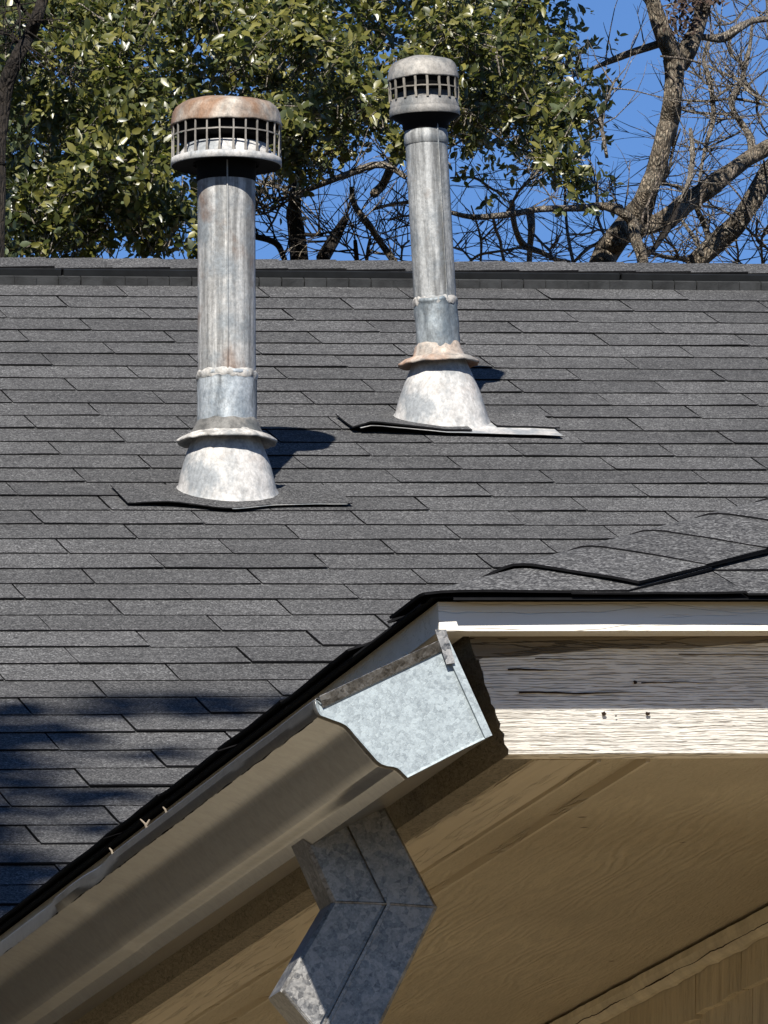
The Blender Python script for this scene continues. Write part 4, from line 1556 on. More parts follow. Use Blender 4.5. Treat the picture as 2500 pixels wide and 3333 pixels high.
def add_twigs(mb, P, count, length, r, seed, up_=0.3, depth=2):
    """random twigs growing off a polyline"""
    rg = random.Random(seed)
    Q = smooth_path(P, 5)
    for _ in range(count):
        i = rg.randrange(1, len(Q))
        b = Vector(Q[i][:3])
        d = Vector((rg.uniform(-1, 1), rg.uniform(-0.7, 0.7), rg.uniform(-0.6, 1) + up_)).normalized()
        L = length * rg.uniform(0.4, 1.2)
        pts = [b]
        for s_ in range(5):
            d = (d + Vector((rg.uniform(-.24, .24), rg.uniform(-.22, .22), rg.uniform(-.18, .24)))).normalized()
            pts.append(pts[-1] + d * L / 5)
        mb.tube(pts, [r * (1 - k_ / 6.5) for k_ in range(6)], 4)
        if depth > 1:
            for q in range(rg.randrange(1, 4)):
                b2 = pts[rg.randrange(1, 5)]
                d2 = (d + Vector((rg.uniform(-1, 1), rg.uniform(-.8, .8), rg.uniform(-.8, .8)))).normalized()
                L2 = L * rg.uniform(0.25, 0.6)
                p2 = [b2]; d2 = (d2 + d * 0.6).normalized()
                for s_ in range(3):
                    d2 = (d2 + Vector((rg.uniform(-.22, .22), rg.uniform(-.22, .22), rg.uniform(-.2, .25)))).normalized()
                    p2.append(p2[-1] + d2 * L2 / 3)
                mb.tube(p2, [r * 0.55 * (1 - k_ / 4.5) for k_ in range(4)], 3)


def to_ground(P):
    """continues a trunk's lowest point down to the lawn"""
    x, y, z, r = P[-1] if P[-1][2] < P[0][2] else P[0]
    return [(x, y, z, r), (x - 0.12, y + 0.1, z * 0.6, r * 1.25), (x - 0.1, y + 0.15, z * 0.25, r * 1.5), (x - 0.1, y + 0.15, -0.1, r * 2.0)]


# --- big bare tree on the right
BY = 27.0
bare = thing('bare_tree', at_y(tS('r2', 300, 1000), BY) * np.array([1, 1, 0]), 'big leafless tree with mottled bark, thick forked trunk and vines, at right behind the ridge', 'tree', 'bare trees behind the ridge')
BI = Matrix.Translation(-bare.location)


def tpart(o, root):
    o.parent = root
    o.matrix_parent_inverse = Matrix.Translation(-root.location)
    return o


mb = MB()
A1 = limb_pts('r2', [(740, 0, 86), (690, 230, 82), (640, 400, 84), (590, 520, 88), (530, 700, 104), (430, 840, 112), (330, 960, 112), (230, 1090, 108), (150, 1240, 115)], BY)
A0 = limb_pts('r1', [(830, 560, 108), (815, 720, 92), (800, 900, 78), (780, 1080, 82), (750, 1240, 86)], BY) + A1
add_limb(mb, A0, 14, 0.30)
add_limb(mb, to_ground(A0), 12, 0.2)
tpart(mb.build('trunk', M_BARK, smooth=True), bare)
bare_limbs = [
    ('r1', [(840, 580, 90), (760, 420, 84), (700, 260, 80), (650, 110, 74), (600, -60, 70), (560, -200, 66)], 0.0, M_BARK),
    ('r1', [(850, 580, 90), (930, 450, 84), (1000, 310, 74), (1050, 170, 72), (1085, 0, 76), (1100, -160, 70)], 0.1, M_BARK),
    ('r2', [(480, 900, 90), (620, 860, 84), (760, 790, 90), (950, 650, 88), (1150, 510, 86), (1350, 360, 76), (1520, 240, 70), (1680, 150, 70), (1850, 40, 60)], 0.35, M_BARK),
    ('r2', [(60, 690, 30), (200, 700, 36), (340, 750, 42), (440, 830, 48), (475, 1000, 54), (530, 1150, 52), (545, 1260, 52)], -0.35, M_BARK),
    ('r3', [(1720, 715, 34), (1550, 695, 36), (1350, 712, 34), (1000, 722, 30), (700, 770, 30), (400, 792, 25), (190, 752, 17), (60, 700, 10)], -0.35, M_BARK2),
    ('r1', [(690, 390, 36), (560, 430, 38), (430, 470, 34), (280, 530, 30), (140, 590, 20), (0, 650, 12), (-120, 700, 8)], 0.1, M_BARK2),
    ('r1', [(1040, 330, 26), (1250, 342, 42), (1400, 250, 36), (1520, 190, 30), (1670, 168, 26), (1820, 120, 22)], 0.2, M_BARK2),
    ('r2', [(860, 650, 20), (800, 830, 22), (720, 960, 22), (620, 1090, 22), (560, 1150, 18)], -0.25, M_BARKD),
    ('r2', [(960, 0, 16), (980, 200, 22), (960, 420, 26), (900, 600, 20), (860, 660, 15)], -0.3, M_BARK2),
]
for tile, pts, dy, m in bare_limbs:
    mb = MB()
    P = limb_pts(tile, pts, BY + dy * 0.5, dy)
    add_limb(mb, P, 10, 0.24)
    add_twigs(mb, P, 10, 0.26, 0.0030, int(pts[0][0]) + int(pts[0][1]), 0.4)
    tpart(mb.build('limb', m, smooth=True), bare)
# hanging creeper and dead leaves in the fork
mb = MB()
for tile, pts in (('r1', [(750, 110, 8), (760, 250, 8), (830, 430, 9), (900, 620, 7)]), ('r1', [(690, 505, 10), (900, 530, 11), (1060, 570, 10)]), ('r1', [(740, 650, 7), (820, 740, 8), (880, 850, 6)]), ('r1', [(1130, 60, 7), (1140, 200, 8), (1145, 340, 6)]), ('r2', [(720, 200, 7), (690, 380, 9), (600, 620, 11), (530, 800, 10), (560, 950, 8)]), ('r2', [(1360, 340, 8), (1330, 440, 6)]), ('r2', [(1240, 420, 8), (1400, 600, 9), (1480, 740, 9), (1520, 840, 6)]), ('r2', [(580, 700, 8), (570, 900, 8), (480, 1050, 8), (400, 1150, 8)]), ('r2', [(1060, 520, 9), (1100, 480, 9), (1120, 520, 9), (1080, 560, 8), (1060, 600, 9), (1050, 720, 10)])):
    mb = MB()
    add_limb(mb, limb_pts(tile, pts, BY - 0.28), 5, 0.1)
    tpart(mb.build('creeper_stem', M_PALEBARK), bare)
mb = MB()
rg = random.Random(5)
for i in range(420):
    x = rg.gauss(900, 90) if i % 3 else rg.gauss(1130, 110)
    y = rg.uniform(-160, 330) if i % 3 else rg.uniform(-160, 40)
    q = at_y(tS('r1', x, y), BY + rg.uniform(-0.25, 0.15))
    c = Vector((q[0], q[1], q[2] + EYE))
    a = Vector((rg.uniform(-1, 1), rg.uniform(-1, 1), rg.uniform(-1, 1))).normalized()
    b = a.orthogonal().normalized()
    s_ = rg.uniform(0.008, 0.018)
    mb.add([c - a * s_, c + b * s_ * 0.5, c + a * s_, c - b * s_ * 0.5 + a.cross(b) * s_ * 0.3], [(0, 1, 2), (0, 2, 3)])
tag(tpart(mb.build('dead_leaves', M_DEAD), bare), kind='stuff')

# --- second bare tree: leaning trunk at the right edge
bare2 = thing('bare_tree', at_y(tS('r2', 1050, 1180), 28.2) * np.array([1, 1, 0]), 'leafless tree whose mottled trunk leans to the right edge of the photo', 'tree', 'bare trees behind the ridge')
mb = MB()
P = limb_pts('r2', [(980, 1240, 90), (1100, 1110, 92), (1230, 980, 90), (1380, 845, 90), (1520, 660, 92), (1610, 490, 92), (1700, 350, 90), (1850, 160, 84)], 28.2)
add_limb(mb, P, 14, 0.28)
add_limb(mb, to_ground([P[0], P[0]])[0:4], 12, 0.2)
tpart(mb.build('trunk', M_BARK, smooth=True), bare2)
for tile, pts in (
    ('r2', [(960, 540, 18), (1020, 720, 24), (1090, 870, 28), (1130, 1000, 32), (1120, 1100, 34)]),
    ('r2', [(880, 820, 16), (960, 930, 20), (1030, 1040, 24), (1060, 1130, 26)]),
    ('r2', [(560, 1100, 15), (740, 1150, 20), (900, 1170, 26), (990, 1215, 26)]),
    ('r1', [(1520, 150, 12), (1500, 400, 18), (1450, 620, 22), (1400, 770, 25), (1330, 900, 28), (1360, 1020, 28), (1450, 1150, 34), (1510, 1272, 36), (1515, 1420, 36)]),
    ('r1', [(1310, 340, 12), (1320, 480, 16), (1410, 560, 18), (1440, 640, 20)]),
    ('r1', [(1120, 380, 15), (1080, 540, 20), (1130, 700, 25), (1160, 900, 25), (1165, 1080, 22), (1110, 1272, 20), (1060, 1500, 16), (1040, 1640, 14)]),
    ('r1', [(1120, 595, 14), (1280, 670, 14), (1400, 730, 16), (1520, 850, 14), (1680, 920, 10)]),
    ('r1', [(880, 900, 10), (1100, 910, 13), (1320, 890, 14), (1500, 910, 14), (1680, 960, 10)]),
    ('r1', [(820, 930, 9), (900, 990, 13), (1100, 1022, 14), (1340, 1020, 13)]),
    ('r1', [(1190, 880, 10), (1290, 800, 12), (1390, 740, 10)]),
    ('r1', [(1190, 1120, 8), (1260, 1075, 9), (1380, 1065, 8)]),
    ('r1', [(950, 640, 10), (1040, 690, 12), (1110, 760, 10)]),
    ('r1', [(1180, 230, 8), (1340, 200, 11), (1450, 80, 10), (1560, -40, 10)]),
    ('r1', [(1440, 740, 11), (1560, 860, 14), (1560, 1000, 12), (1620, 1160, 10), (1700, 1260, 9)]),
    ('r2', [(1070, 690, 9), (1230, 720, 13), (1400, 830, 13), (1530, 950, 11), (1680, 1100, 9)]),
    ('r2', [(700, 500, 10), (850, 510, 12), (910, 560, 14)]),
    ('r2', [(850, 130, 6), (1040, 180, 9), (1120, 160, 9), (1300, 80, 9), (1420, 20, 8)]),
    ('r2', [(870, 0, 8), (800, 200, 14), (760, 400, 11), (700, 495, 8)]),
    ('r2', [(680, 920, 8), (820, 1080, 14), (850, 1160, 14)]),
    ('r2', [(1620, 280, 10), (1640, 450, 12), (1630, 620, 11)]),
    ('r1', [(1655, -60, 16), (1660, 200, 18), (1680, 400, 14)]),
    ('r2', [(1560, 820, 10), (1560, 1000, 10), (1660, 1080, 9)]),
    ('r2', [(1370, 1000, 9), (1390, 1120, 11), (1380, 1230, 12)]),
    ('r2', [(1660, 860, 9), (1600, 1000, 12), (1610, 1230, 12)]),
):
    mb = MB()
    P = limb_pts(tile, pts, 28.0 + 0.4 * nz(pts[0][0] * .01, pts[0][1] * .01), rng.uniform(-.4, .4))
    add_limb(mb, P, 7, 0.2)
    add_twigs(mb, P, 13, 0.26, 0.0026, int(pts[0][0] * 3 + pts[0][1]), 0.2)
    tpart(mb.build('limb', M_BARK2, smooth=True), bare2)

# --- slim grey bare tree between the vents
slim = thing('bare_tree', at_y(tS('r3', 640, 1200), 30.0) * np.array([1, 1, 0]), 'slim grey leafless tree seen low between the narrow vent and the big bare trunk', 'tree', 'bare trees behind the ridge')
mb = MB()
P = limb_pts('r3', [(900, 760, 38), (912, 900, 34), (900, 1060, 28), (890, 1240, 28)], 30.0)
add_limb(mb, P, 9, 0.15)
add_limb(mb, to_ground(P), 9, 0.2)
tpart(mb.build('trunk', M_BARK2, smooth=True), slim)
for tile, pts in (
    ('r3', [(1250, 20, 8), (1225, 300, 10), (1215, 600, 13), (1225, 800, 14), (1245, 980, 15), (1290, 1200, 16)]),
    ('r3', [(735, 650, 24), (745, 780, 26), (775, 920, 28), (850, 1050, 34), (1000, 1110, 25), (1120, 1170, 22), (1260, 1200, 20)]),
    ('r3', [(370, 690, 6), (430, 880, 10), (460, 1020, 12), (455, 1210, 11)]),
    ('r3', [(650, 820, 8), (560, 900, 8), (470, 1000, 9)]),
    ('r3', [(565, 790, 13), (590, 900, 15), (630, 1000, 16), (645, 1100, 16), (672, 1215, 16)]),
    ('r3', [(350, 1200, 10), (450, 1130, 14), (650, 1095, 12), (845, 1060, 10)]),
    ('r3', [(940, 950, 10), (1010, 1030, 12), (1080, 1100, 13), (1090, 1180, 13)]),
    ('r3', [(1190, 915, 6), (1140, 1000, 9), (1080, 1085, 12)]),
    ('r3', [(1300, 1190, 14), (1380, 1110, 16), (1460, 1050, 18), (1600, 1030, 20), (1750, 1040, 18)]),
    ('r3', [(1250, 955, 7), (1420, 940, 10), (1530, 905, 8), (1660, 915, 6)]),
    ('r3', [(205, 1065, 9), (290, 1090, 10), (370, 1180, 11)]),
    ('r3', [(1490, 480, 15), (1505, 620, 16), (1500, 760, 14), (1535, 880, 14), (1595, 1010, 14)]),
    ('r3', [(1370, 470, 14), (1430, 450, 15), (1490, 510, 15)]),
    ('r3', [(850, 500, 13), (960, 380, 12), (1130, 240, 10), (1200, 100, 8)]),
    ('r3', [(150, 180, 12), (270, 110, 11), (420, 10, 8)]),
    ('r3', [(180, 440, 8), (400, 440, 12), (560, 540, 12), (700, 600, 12)]),
    ('r3', [(690, 760, 10), (800, 560, 14), (900, 470, 10)]),
    ('r3', [(1090, 40, 5), (1100, 220, 6), (1130, 400, 6)]),
    ('r6', [(1230, 1000, 6), (1330, 960, 7), (1450, 920, 7)]),
    ('r6', [(1400, 1250, 9), (1412, 1120, 11), (1470, 1060, 9)]),
    ('r6', [(1280, 880, 9), (1360, 850, 11), (1470, 835, 11)]),
    ('r6', [(1150, 780, 11), (1300, 735, 15), (1470, 710, 16)]),
):
    mb = MB()
    P = limb_pts(tile, pts, 29.6 + 0.5 * nz(pts[0][0] * .01, pts[0][1] * .01, 2), rng.uniform(-.3, .3))
    add_limb(mb, P, 7, 0.18)
    add_twigs(mb, P, 8, 0.22, 0.0026, int(pts[0][0] * 5 + pts[0][1]), 0.1)
    tpart(mb.build('limb', M_BARK2, smooth=True), slim)

# --- evergreen tree
GYD = 26.0
ever = thing('evergreen_tree', at_y(tS('r6', 470, 1230), GYD + 0.6) * np.array([1, 1, 0]), 'broad evergreen tree with glossy olive green leaves behind the ridge', 'tree')
mb = MB()
P = limb_pts('r6', [(490, 150, 22), (478, 400, 32), (450, 650, 52), (440, 800, 68), (465, 1000, 76), (480, 1240, 84)], GYD + 0.6)
add_limb(mb, P, 12, 0.2)
add_limb(mb, to_ground(P), 10, 0.2)
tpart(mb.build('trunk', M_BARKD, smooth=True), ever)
ever_limbs = [
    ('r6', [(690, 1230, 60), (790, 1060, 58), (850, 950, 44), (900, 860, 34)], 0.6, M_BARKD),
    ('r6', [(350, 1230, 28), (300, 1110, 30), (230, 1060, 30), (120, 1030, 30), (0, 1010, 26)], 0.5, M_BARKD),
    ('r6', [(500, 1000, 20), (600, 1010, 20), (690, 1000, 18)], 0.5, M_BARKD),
    ('r6', [(950, 580, 22), (975, 730, 28), (1040, 830, 30), (1120, 930, 30), (1180, 1030, 30), (1280, 1170, 32), (1340, 1250, 32)], 0.3, M_BARK),
    ('r6', [(1150, 640, 40), (1230, 560, 42), (1290, 440, 42), (1360, 320, 50), (1480, 200, 56)], 0.8, M_BARK),
    ('r6', [(440, 640, 24), (560, 600, 26), (760, 520, 28), (950, 450, 30), (1150, 380, 32), (1300, 400, 28), (1440, 490, 22)], -0.2, M_BARK2),
    ('r6', [(60, 530, 9), (300, 590, 13), (450, 660, 15), (560, 640, 16)], -0.3, M_BARK2),
    ('r6', [(60, 800, 8), (180, 750, 9), (270, 700, 9), (420, 660, 9)], -0.4, M_BARK2),
    ('r6', [(190, 980, 9), (260, 860, 10), (320, 740, 10), (440, 670, 11)], -0.4, M_BARK2),
    ('r6', [(60, 830, 8), (200, 810, 9), (330, 720, 9)], -0.4, M_BARK2),
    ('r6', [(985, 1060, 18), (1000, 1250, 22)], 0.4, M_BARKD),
    ('r6', [(1120, 1040, 14), (1100, 1140, 15), (1088, 1250, 15)], 0.4, M_BARK2),
    ('r6', [(750, 980, 9), (830, 1060, 9), (900, 1110, 7)], -0.1, M_BARK2),
    ('r7', [(520, 1010, 9), (600, 960, 9), (760, 930, 8), (860, 920, 6)], -0.6, M_BARK2),
    ('r7', [(370, 1180, 9), (410, 1090, 9), (490, 1050, 8)], -0.6, M_BARK2),
    ('r7', [(640, 960, 7), (620, 1040, 7), (570, 1120, 6)], -0.6, M_BARK2),
    ('r3', [(1250, 20, 9), (1180, 160, 10), (1060, 300, 12), (940, 410, 13), (850, 500, 14)], -0.3, M_BARK2),
    ('r1', [(280, 720, 9), (210, 900, 14), (150, 1060, 18), (180, 1240, 18), (210, 1420, 16)], 0.0, M_BARK2),
]
for tile, pts, dy, m in ever_limbs:
    mb = MB()
    P = limb_pts(tile, pts, GYD + dy)
    add_limb(mb, P, 8, 0.18)
    add_twigs(mb, P, 9, 0.30, 0.0030, int(pts[0][0] * 2 + pts[0][1]), 0.35)
    tpart(mb.build('limb', m, smooth=True), ever)

# crown outline seen against the sky (D pixels at 1659 wide), holes where the sky shows
CROWN = [(-520, -420), (1210, -420), (1150, -60), (1150, 0), (1175, 70), (1215, 120), (1255, 175), (1258, 230), (1265, 300), (1285, 380), (1270, 420), (1225, 445), (1170, 405), (1090, 425), (1000, 450), (968, 440), (880, 340), (868, 300), (800, 290), (770, 350), (700, 375), (620, 385), (560, 360), (535, 450), (500, 572), (-520, 572)]
HOLES = [(818, 318, 48), (30, 45, 34), (38, 205, 32), (285, 402, 24), (365, 165, 20), (350, 70, 20), (1130, 600, 200), (640, 520, 90), (300, 70, 14), (530, 250, 14), (1262, 60, 25)]


def in_poly(x, y, P):
    c = False
    j = len(P) - 1
    for i in range(len(P)):
        xi, yi = P[i]; xj, yj = P[j]
        if (yi > y) != (yj > y) and x < (xj - xi) * (y - yi) / (yj - yi) + xi:
            c = not c
        j = i
    return c


# leaf shapes: a folded, slightly drooping blade
def leaf_arrays(count):
    """returns (count,7,3) unit blades: length along +x, normal +z"""
    L = np.array([[0, 0, 0], [0.30, 0.21, 0.04], [0.30, -0.21, 0.04], [0.62, 0.20, 0.03], [0.62, -0.20, 0.03], [1.0, 0, -0.10], [0.42, 0, -0.005]])
    return np.repeat(L[None], count, 0)


LEAF_F = [(0, 6, 1), (0, 2, 6), (1, 6, 3), (2, 4, 6), (6, 5, 3), (6, 4, 5)]


def leaves_mesh(name, C, D, Nn, S, mat):
    """C centres, D directions, Nn normals, S lengths"""
    n = len(C)
    D = D / np.linalg.norm(D, axis=1, keepdims=True)
    B = np.cross(Nn, D)
    B /= np.linalg.norm(B, axis=1, keepdims=True) + 1e-9
    N2 = np.cross(D, B)
    L = leaf_arrays(n)
    Wd = nr.uniform(0.85, 1.2, n)
    V = C[:, None, :] + (L[:, :, 0:1] * D[:, None] + L[:, :, 1:2] * Wd[:, None, None] * B[:, None] + L[:, :, 2:3] * N2[:, None]) * S[:, None, None]
    V = V.reshape(-1, 3)
    F = (np.array(LEAF_F)[None] + (np.arange(n) * 7)[:, None, None]).reshape(-1, 3)
    me = bpy.data.meshes.new(name)
    me.vertices.add(len(V)); me.vertices.foreach_set('co', V.ravel())
    me.loops.add(F.size); me.loops.foreach_set('vertex_index', F.ravel().astype(np.int32))
    me.polygons.add(len(F)); me.polygons.foreach_set('loop_start', np.arange(0, F.size, 3, dtype=np.int32)); me.polygons.foreach_set('loop_total', np.full(len(F), 3, np.int32))
    me.materials.append(mat)
    me.update(calc_edges=True)
    me.validate()
    return me


def make_shoots(n_clump, region, ydepth, per_clump, leaves_per, sizes, seed, clump_r=0.13, bias=(0.0, -0.55, 0.75), keep=None):
    rg = np.random.RandomState(seed)
    C, D, N, S = [], [], [], []
    stems = []
    tries = 0
    made = 0
    while made < n_clump and tries < n_clump * 60:
        tries += 1
        x = rg.uniform(region[0], region[1]); y = rg.uniform(region[2], region[3])
        if not in_poly(x, y, CROWN): continue
        if any(math.hypot(x - hx, (y - hy)) < hr for hx, hy, hr in HOLES): continue
        if keep is not None and not keep(x, y, rg): continue
        made += 1
        Y = ydepth + rg.uniform(-0.9, 0.9)
        c0 = at_y((x * 1.50693, y * 1.50693), Y)
        c0 = np.array([c0[0], c0[1], c0[2] + EYE])
        for _ in range(per_clump):
            d = rg.normal(size=3)
            d = d / np.linalg.norm(d)
            d = d + np.array(bias) * 0.7
            d /= np.linalg.norm(d)
            tip = c0 + d * clump_r * rg.uniform(0.4, 1.1)
            sd = d + rg.normal(size=3) * 0.5 + np.array([0, -0.2, 0.25])
            sd /= np.linalg.norm(sd)
            ln = rg.uniform(0.05, 0.11)
            stems.append((tip - sd * ln * 1.4, tip + sd * ln * 0.4))
            for q in range(leaves_per):
                f = rg.uniform(-0.6, 0.5)
                p = tip + sd * ln * f
                a = rg.normal(size=3)
                a -= sd * (a @ sd)
                a /= np.linalg.norm(a) + 1e-9
                ld = a * rg.uniform(0.6, 1.0) + sd * rg.uniform(0.1, 0.8)
                nn = sd * 0.75 + np.array([0, -0.35, 0.55]) * rg.uniform(0.2, 1.0) + rg.normal(size=3) * 0.42
                C.append(p); D.append(ld); N.append(nn); S.append(rg.uniform(*sizes))
    return np.array(C), np.array(D), np.array(N), np.array(S), stems


def sparse(x, y, rg):
    if x > 960 and y > 330: return rg.uniform() < 0.5
    if 540 < x < 960 and y > 330: return rg.uniform() < 0.45
    return True


LIT = [(150, 430, 150), (280, 385, 110), (50, 480, 80), (340, 55, 90), (440, 25, 70), (560, 110, 80), (660, 60, 80), (720, 150, 60), (120, 250, 70), (250, 235, 80), (1000, 60, 80), (1075, 135, 80), (1145, 195, 70), (1215, 240, 50),
       (1020, 250, 60), (1165, 330, 60), (1235, 385, 40), (640, 290, 75), (590, 355, 45), (710, 250, 55), (820, 50, 60), (440, 165, 45), (190, 120, 60), (930, 150, 45), (1090, 290, 40), (330, 500, 60), (100, 40, 50), (870, 220, 35)]


def clumpy(x, y, rg):
    if not sparse(x, y, rg): return False
    w = 0.0
    for cx, cy, r_ in LIT:
        w = max(w, 1.0 - math.hypot(x - cx, y - cy) / (r_ * 0.92))
    w += 0.45 * nz(x * 0.018, y * 0.02, 9.0)
    return w > 0.12 or rg.uniform() < 0.03


C, D, N, S, stems = make_shoots(250, (-60, 1340, -60, 575), GYD - 0.6, 16, 10, (0.017, 0.043), 21, keep=clumpy, clump_r=0.078)
o = bpy.data.objects.new('foliage', leaves_mesh('foliage', C, D, N, S, M_LEAF))
link(o); tpart(o, ever); tag(o, kind='stuff')
Cb, Db, Nb, Sb, stems2 = make_shoots(230, (-60, 1330, -60, 560), GYD + 3.0, 10, 7, (0.026, 0.046), 22, clump_r=0.19, keep=sparse)
o = bpy.data.objects.new('inner_foliage', leaves_mesh('inner_foliage', Cb, Db, Nb, Sb, M_LEAF))
link(o); tpart(o, ever); tag(o, kind='stuff')
CROWN = [(-1500, -2500), (900, -2500), (1250, -420), (1195, -60), (1190, 0), (1212, 70), (545, 470), (520, 572), (-1500, 572)]
HOLES = []
Co, Do, No, So, stems3 = make_shoots(1500, (-1500, 1250, -2500, 572), GYD + 0.7, 9, 6, (0.05, 0.085), 23, clump_r=0.22, keep=lambda x, y, rg: x < -70 or y < -70)
o = bpy.data.objects.new('outer_foliage', leaves_mesh('outer_foliage', Co, Do, No, So, M_LEAF))  # unseen crown above the view, thickened to shade the inner leaves
link(o); tpart(o, ever); tag(o, kind='stuff')
mb = MB()
for a, b in stems[::2]:
    mb.tube([a, (np.array(a) + np.array(b)) / 2 + nr.normal(size=3) * 0.004, b], [0.0022, 0.0018, 0.001], 3)
tag(tpart(mb.build('twigs', M_BARK2), ever), kind='stuff')
# the leaves that show largest, each an object of its own
single = [leaves_mesh('leaf', np.zeros((1, 3)), np.array([[1.0, 0, 0]]), np.array([[0, 0.05 * q, 1.0]]), np.array([1.0]), M_LEAF) for q in range(4)]
order = np.argsort(C[:, 1])[: 2200]
pick = [i for i in order if 0 < to_px(C[i] - np.array([0, 0, EYE]))[0] < 2500 and 0 < to_px(C[i] - np.array([0, 0, EYE]))[1] < 860]
nr.shuffle(pick)
for i in pick[:300]:
    d = Vector(D[i]).normalized()
    n_ = (Vector((-0.10, -0.72, 0.42)) + Vector(nr.normal(size=3)) * 0.38).normalized()
    b = n_.cross(d).normalized()
    n2 = d.cross(b)
    s_ = nr.uniform(0.030, 0.044)
    c = Vector(C[i]) + Vector((0, -0.06, 0.01))
    o = bpy.data.objects.new('leaf', single[int(nr.randint(4))])
    COL.objects.link(o)
    o.parent = ever
    o.matrix_basis = Matrix.Translation(-ever.location) @ Matrix(((d.x * s_, b.x * s_, n2.x * s_, c.x), (d.y * s_, b.y * s_, n2.y * s_, c.y), (d.z * s_, b.z * s_, n2.z * s_, c.z), (0, 0, 0, 1)))

# --- dark leaning tree at the far left
dark = thing('leaning_tree', at_y(tS('r7', 0, 1300), 23.8) * np.array([1, 1, 0]), 'dark leaning trunk at the far left among evergreen leaves', 'tree')
mb = MB()
P = limb_pts('r7', [(450, -160, 44), (385, 0, 48), (330, 170, 58), (260, 330, 60), (180, 470, 60), (110, 620, 66), (50, 800, 70), (10, 1000, 74), (-20, 1250, 80), (-30, 1500, 84)], 23.8)
add_limb(mb, P, 12, 0.2)
add_limb(mb, to_ground(P), 10, 0.2)
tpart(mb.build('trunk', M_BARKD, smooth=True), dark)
for pts in ([(300, 180, 14), (210, 90, 14), (110, -20, 12), (40, -120, 10)], [(200, 420, 12), (120, 330, 12), (30, 300, 10), (-80, 260, 8)], [(180, 0, 7), (175, 200, 7), (185, 330, 7)]):
    mb = MB()
    P = limb_pts('r7', pts, 23.8)
    add_limb(mb, P, 7, 0.2)
    add_twigs(mb, P, 10, 0.22, 0.003, int(pts[0][1]) + 7, -0.2)
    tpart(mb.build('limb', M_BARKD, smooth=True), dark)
Cd, Dd, Nd, Sd = [], [], [], []
rgx = np.random.RandomState(31)
for (cx, cy, sp, cnt) in ((18, 12, 22, 260), (15, 130, 22, 220), (5, 300, 30, 400), (5, 420, 35, 500), (15, 530, 40, 500), (25, 75, 16, 110)):
    for _ in range(cnt):
        q = at_y(((cx + rgx.normal() * sp) * 1.50693, (cy + rgx.normal() * sp) * 1.50693), 25.0 + rgx.uniform(-.4, .4))
        Cd.append((q[0], q[1], q[2] + EYE)); Dd.append(rgx.normal(size=3) + np.array([0, 0, -0.4])); Nd.append(rgx.normal(size=3) + np.array([0, -.4, .6])); Sd.append(rgx.uniform(.022, .042))
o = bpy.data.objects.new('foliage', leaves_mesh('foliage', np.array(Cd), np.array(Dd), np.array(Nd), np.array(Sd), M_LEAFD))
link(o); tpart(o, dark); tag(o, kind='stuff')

# ------------------------------------------------------------------ tree beside the house whose boughs shade the lower left of the roof
shade = thing('garden_tree', (-3.4, 9.4, 0), 'tall garden tree left of the house, its leafy boughs shading the lower left shingles', 'tree')
mb = MB()
trunk_pts = [(-3.4, 9.4, -0.1, 0.26), (-3.35, 9.35, 2.0, 0.22), (-3.2, 9.3, 4.5, 0.19), (-2.9, 9.3, 6.6, 0.16), (-2.5, 9.4, 8.6, 0.11), (-2.3, 9.5, 10.4, 0.05)]
add_limb(mb, trunk_pts, 12, 0.1)
tpart(mb.build('trunk', M_BARK), shade)
# boughs: each leaf spray sits up-sun of the strip of roof it shades
SPRAYS = [(310, 1518, 90, 7), (480, 1518, 110, 7), (620, 1520, 50, 6), (30, 1535, 60, 6), (220, 1540, 110, 8), (430, 1541, 130, 7), (-10, 1548, 70, 8), (60, 1580, 110, 11), (150, 1592, 50, 6), (20, 1610, 70, 9), (90, 1606, 110, 8),
          (20, 1638, 80, 7), (330, 1637, 90, 4), (10, 1668, 100, 9), (70, 1690, 20, 3), (150, 1722, 110, 7), (270, 1722, 60, 6), (20, 1700, 30, 8), (30, 1756, 90, 10), (150, 1752, 60, 5), (200, 1795, 50, 6), (20, 1800, 40, 6),
          (20, 1852, 60, 8), (40, 1880, 110, 9), (60, 1905, 120, 10), (30, 1935, 120, 11), (110, 1950, 90, 10), (20, 1975, 120, 14), (-80, 1640, 60, 60), (-80, 1800, 60, 60), (-60, 1940, 80, 40)]
sd_ = np.array(sun_dir)
Cs, Ds, Ns, Ss = [], [], [], []
bough = MB()
rgs = np.random.RandomState(77)
for (sx, sy, rx, ry) in SPRAYS:
    tdist = rgs.uniform(6.8, 8.8)
    cen = None
    cnt = int(10 + rx * ry * 0.040)
    for q in range(cnt):
        px_ = sx + rgs.normal() * rx * 0.55
        py_ = sy + rgs.normal() * ry * 0.55
        p = on_plane((px_ * 1.50693, py_ * 1.50693), O, NRM)
        p = p + sd_ * (tdist + rgs.uniform(-0.15, 0.15))
        Cs.append((p[0], p[1], p[2] + EYE)); Ds.append(rgs.normal(size=3)); Ns.append(sd_ + rgs.normal(size=3) * 0.5); Ss.append(rgs.uniform(0.05, 0.08))
    p = on_plane((sx * 1.50693, sy * 1.50693), O, NRM) + sd_ * tdist
    tipp = Vector((p[0], p[1], p[2] + EYE))
    st = Vector((-2.7, 9.3, 7.2 + rgs.uniform(-1.2, 1.6)))
    mid = st.lerp(tipp, 0.55) + Vector((rgs.uniform(-.2, .2), rgs.uniform(-.2, .2), 0.25))
    bough.tube([Vector(q) for q in smooth_path([tuple(st), tuple(mid), tuple(tipp)], 6)], [0.030 - 0.026 * i / 12 for i in range(13)], 6)
tpart(bough.build('boughs', M_BARK2), shade)
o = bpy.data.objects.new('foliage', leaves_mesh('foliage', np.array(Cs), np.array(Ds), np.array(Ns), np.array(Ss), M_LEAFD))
link(o); tpart(o, shade); tag(o, kind='stuff')
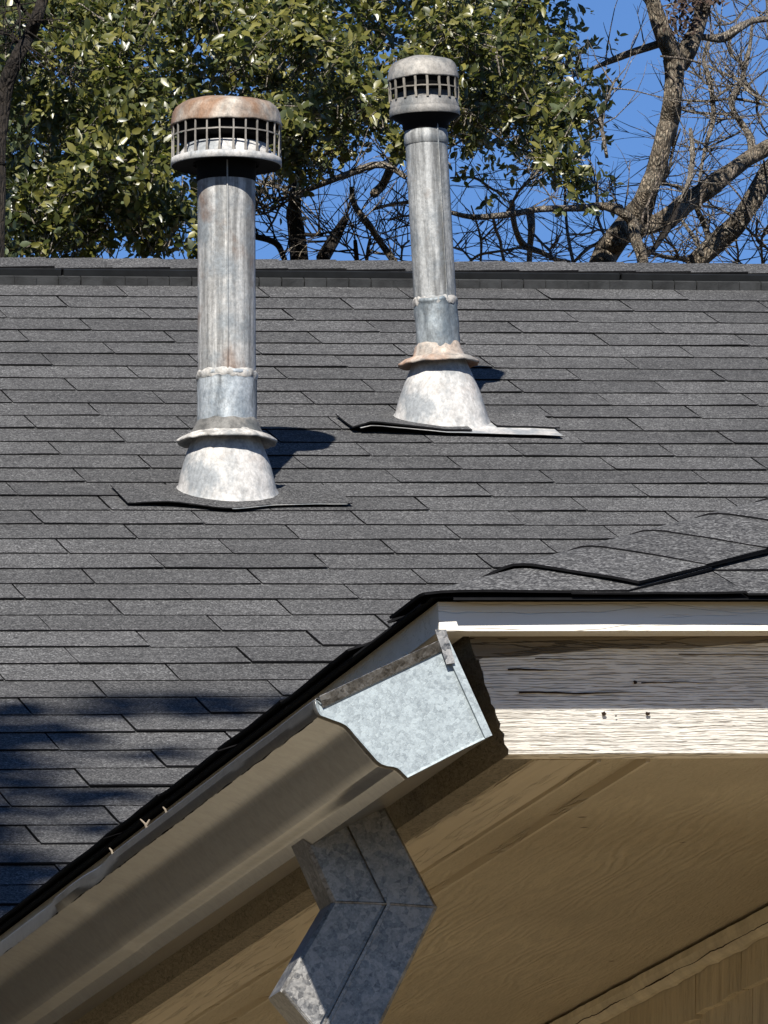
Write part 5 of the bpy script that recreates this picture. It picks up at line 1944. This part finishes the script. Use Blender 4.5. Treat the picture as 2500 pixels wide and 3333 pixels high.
# rest of its crown, out of view, enlarged to block sky light from the left
Cs, Ds, Ns, Ss = [], [], [], []
for _ in range(26000):
    a = rgs.normal(size=3)
    a /= np.linalg.norm(a)
    r_ = rgs.uniform(0.6, 1.0)
    p = np.array([-4.3, 11.4, 6.2]) + a * np.array([3.3, 6.0, 5.8]) * r_
    if p[2] < 0.25: continue
    Cs.append(p); Ds.append(rgs.normal(size=3)); Ns.append(a + rgs.normal(size=3) * 0.5); Ss.append(rgs.uniform(0.14, 0.24))
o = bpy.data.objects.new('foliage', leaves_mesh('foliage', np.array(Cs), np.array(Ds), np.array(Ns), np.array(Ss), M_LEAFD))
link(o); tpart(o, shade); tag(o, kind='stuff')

# ------------------------------------------------------------------ small debris
# dry leaf caught under the ridge vent
p = on_plane((2112, 938), O, NRM)
mb = MB()
for k_, (dx, dz, ln, an) in enumerate(((0, 0, 0.020, 0.5), (-0.004, 0.003, 0.018, 0.3), (0.003, 0.004, 0.016, 0.75))):
    c = Vector(W(p)) + Vector((dx, -0.004 * k_, dz + 0.006))
    a = Vector((math.cos(an), -0.1, math.sin(an)))
    b = Vector((-math.sin(an), -0.3, math.cos(an))).normalized()
    mb.add([c - a * ln / 2, c - b * 0.0025, c + a * ln / 2, c + b * 0.003 + Vector((0, -0.002, 0))], [(0, 1, 2), (0, 2, 3)])
tag(mb.build('dry_leaf', M_PALE), 'small pale curled leaf caught under the ridge vent at upper right', 'leaf')
# bits of stalk standing on the gutter lip
for k_, (sx, sy, lab) in enumerate(((297, 1797, 'forked tan stalk standing on the gutter lip'), (346, 1762, 'short pale stalk on the gutter lip right of the forked one'), (226, 1852, 'thin grey stalk on the gutter lip left of the forked one'))):
    q = on_plane((sx * 1.50693, sy * 1.50693), gut(-0.139, 0.097, GY), (-SM, 0, CM))
    d_ = q[1]
    base = np.array(gut(-0.1385, 0.0965, min(max(q[1], GY + 0.3), GY + 2.0)))
    mb = MB()
    b = Vector(W(base))
    if k_ == 0:
        mb.tube([b, b + Vector((-0.002, 0, 0.005)), b + Vector((-0.006, 0.003, 0.010))], [0.0013, 0.0010, 0.0006], 5)
        mb.tube([b + Vector((-0.001, 0, 0.003)), b + Vector((0.003, 0, 0.009))], [0.0012, 0.0008], 5)
    else:
        mb.tube([b, b + Vector((-0.001, 0, 0.004)), b + Vector((-0.003, 0.002, 0.007))], [0.0011, 0.0010, 0.0006], 5)
    tag(mb.build('twig', M_PALE), lab, 'twig', 'stalks on the gutter lip')
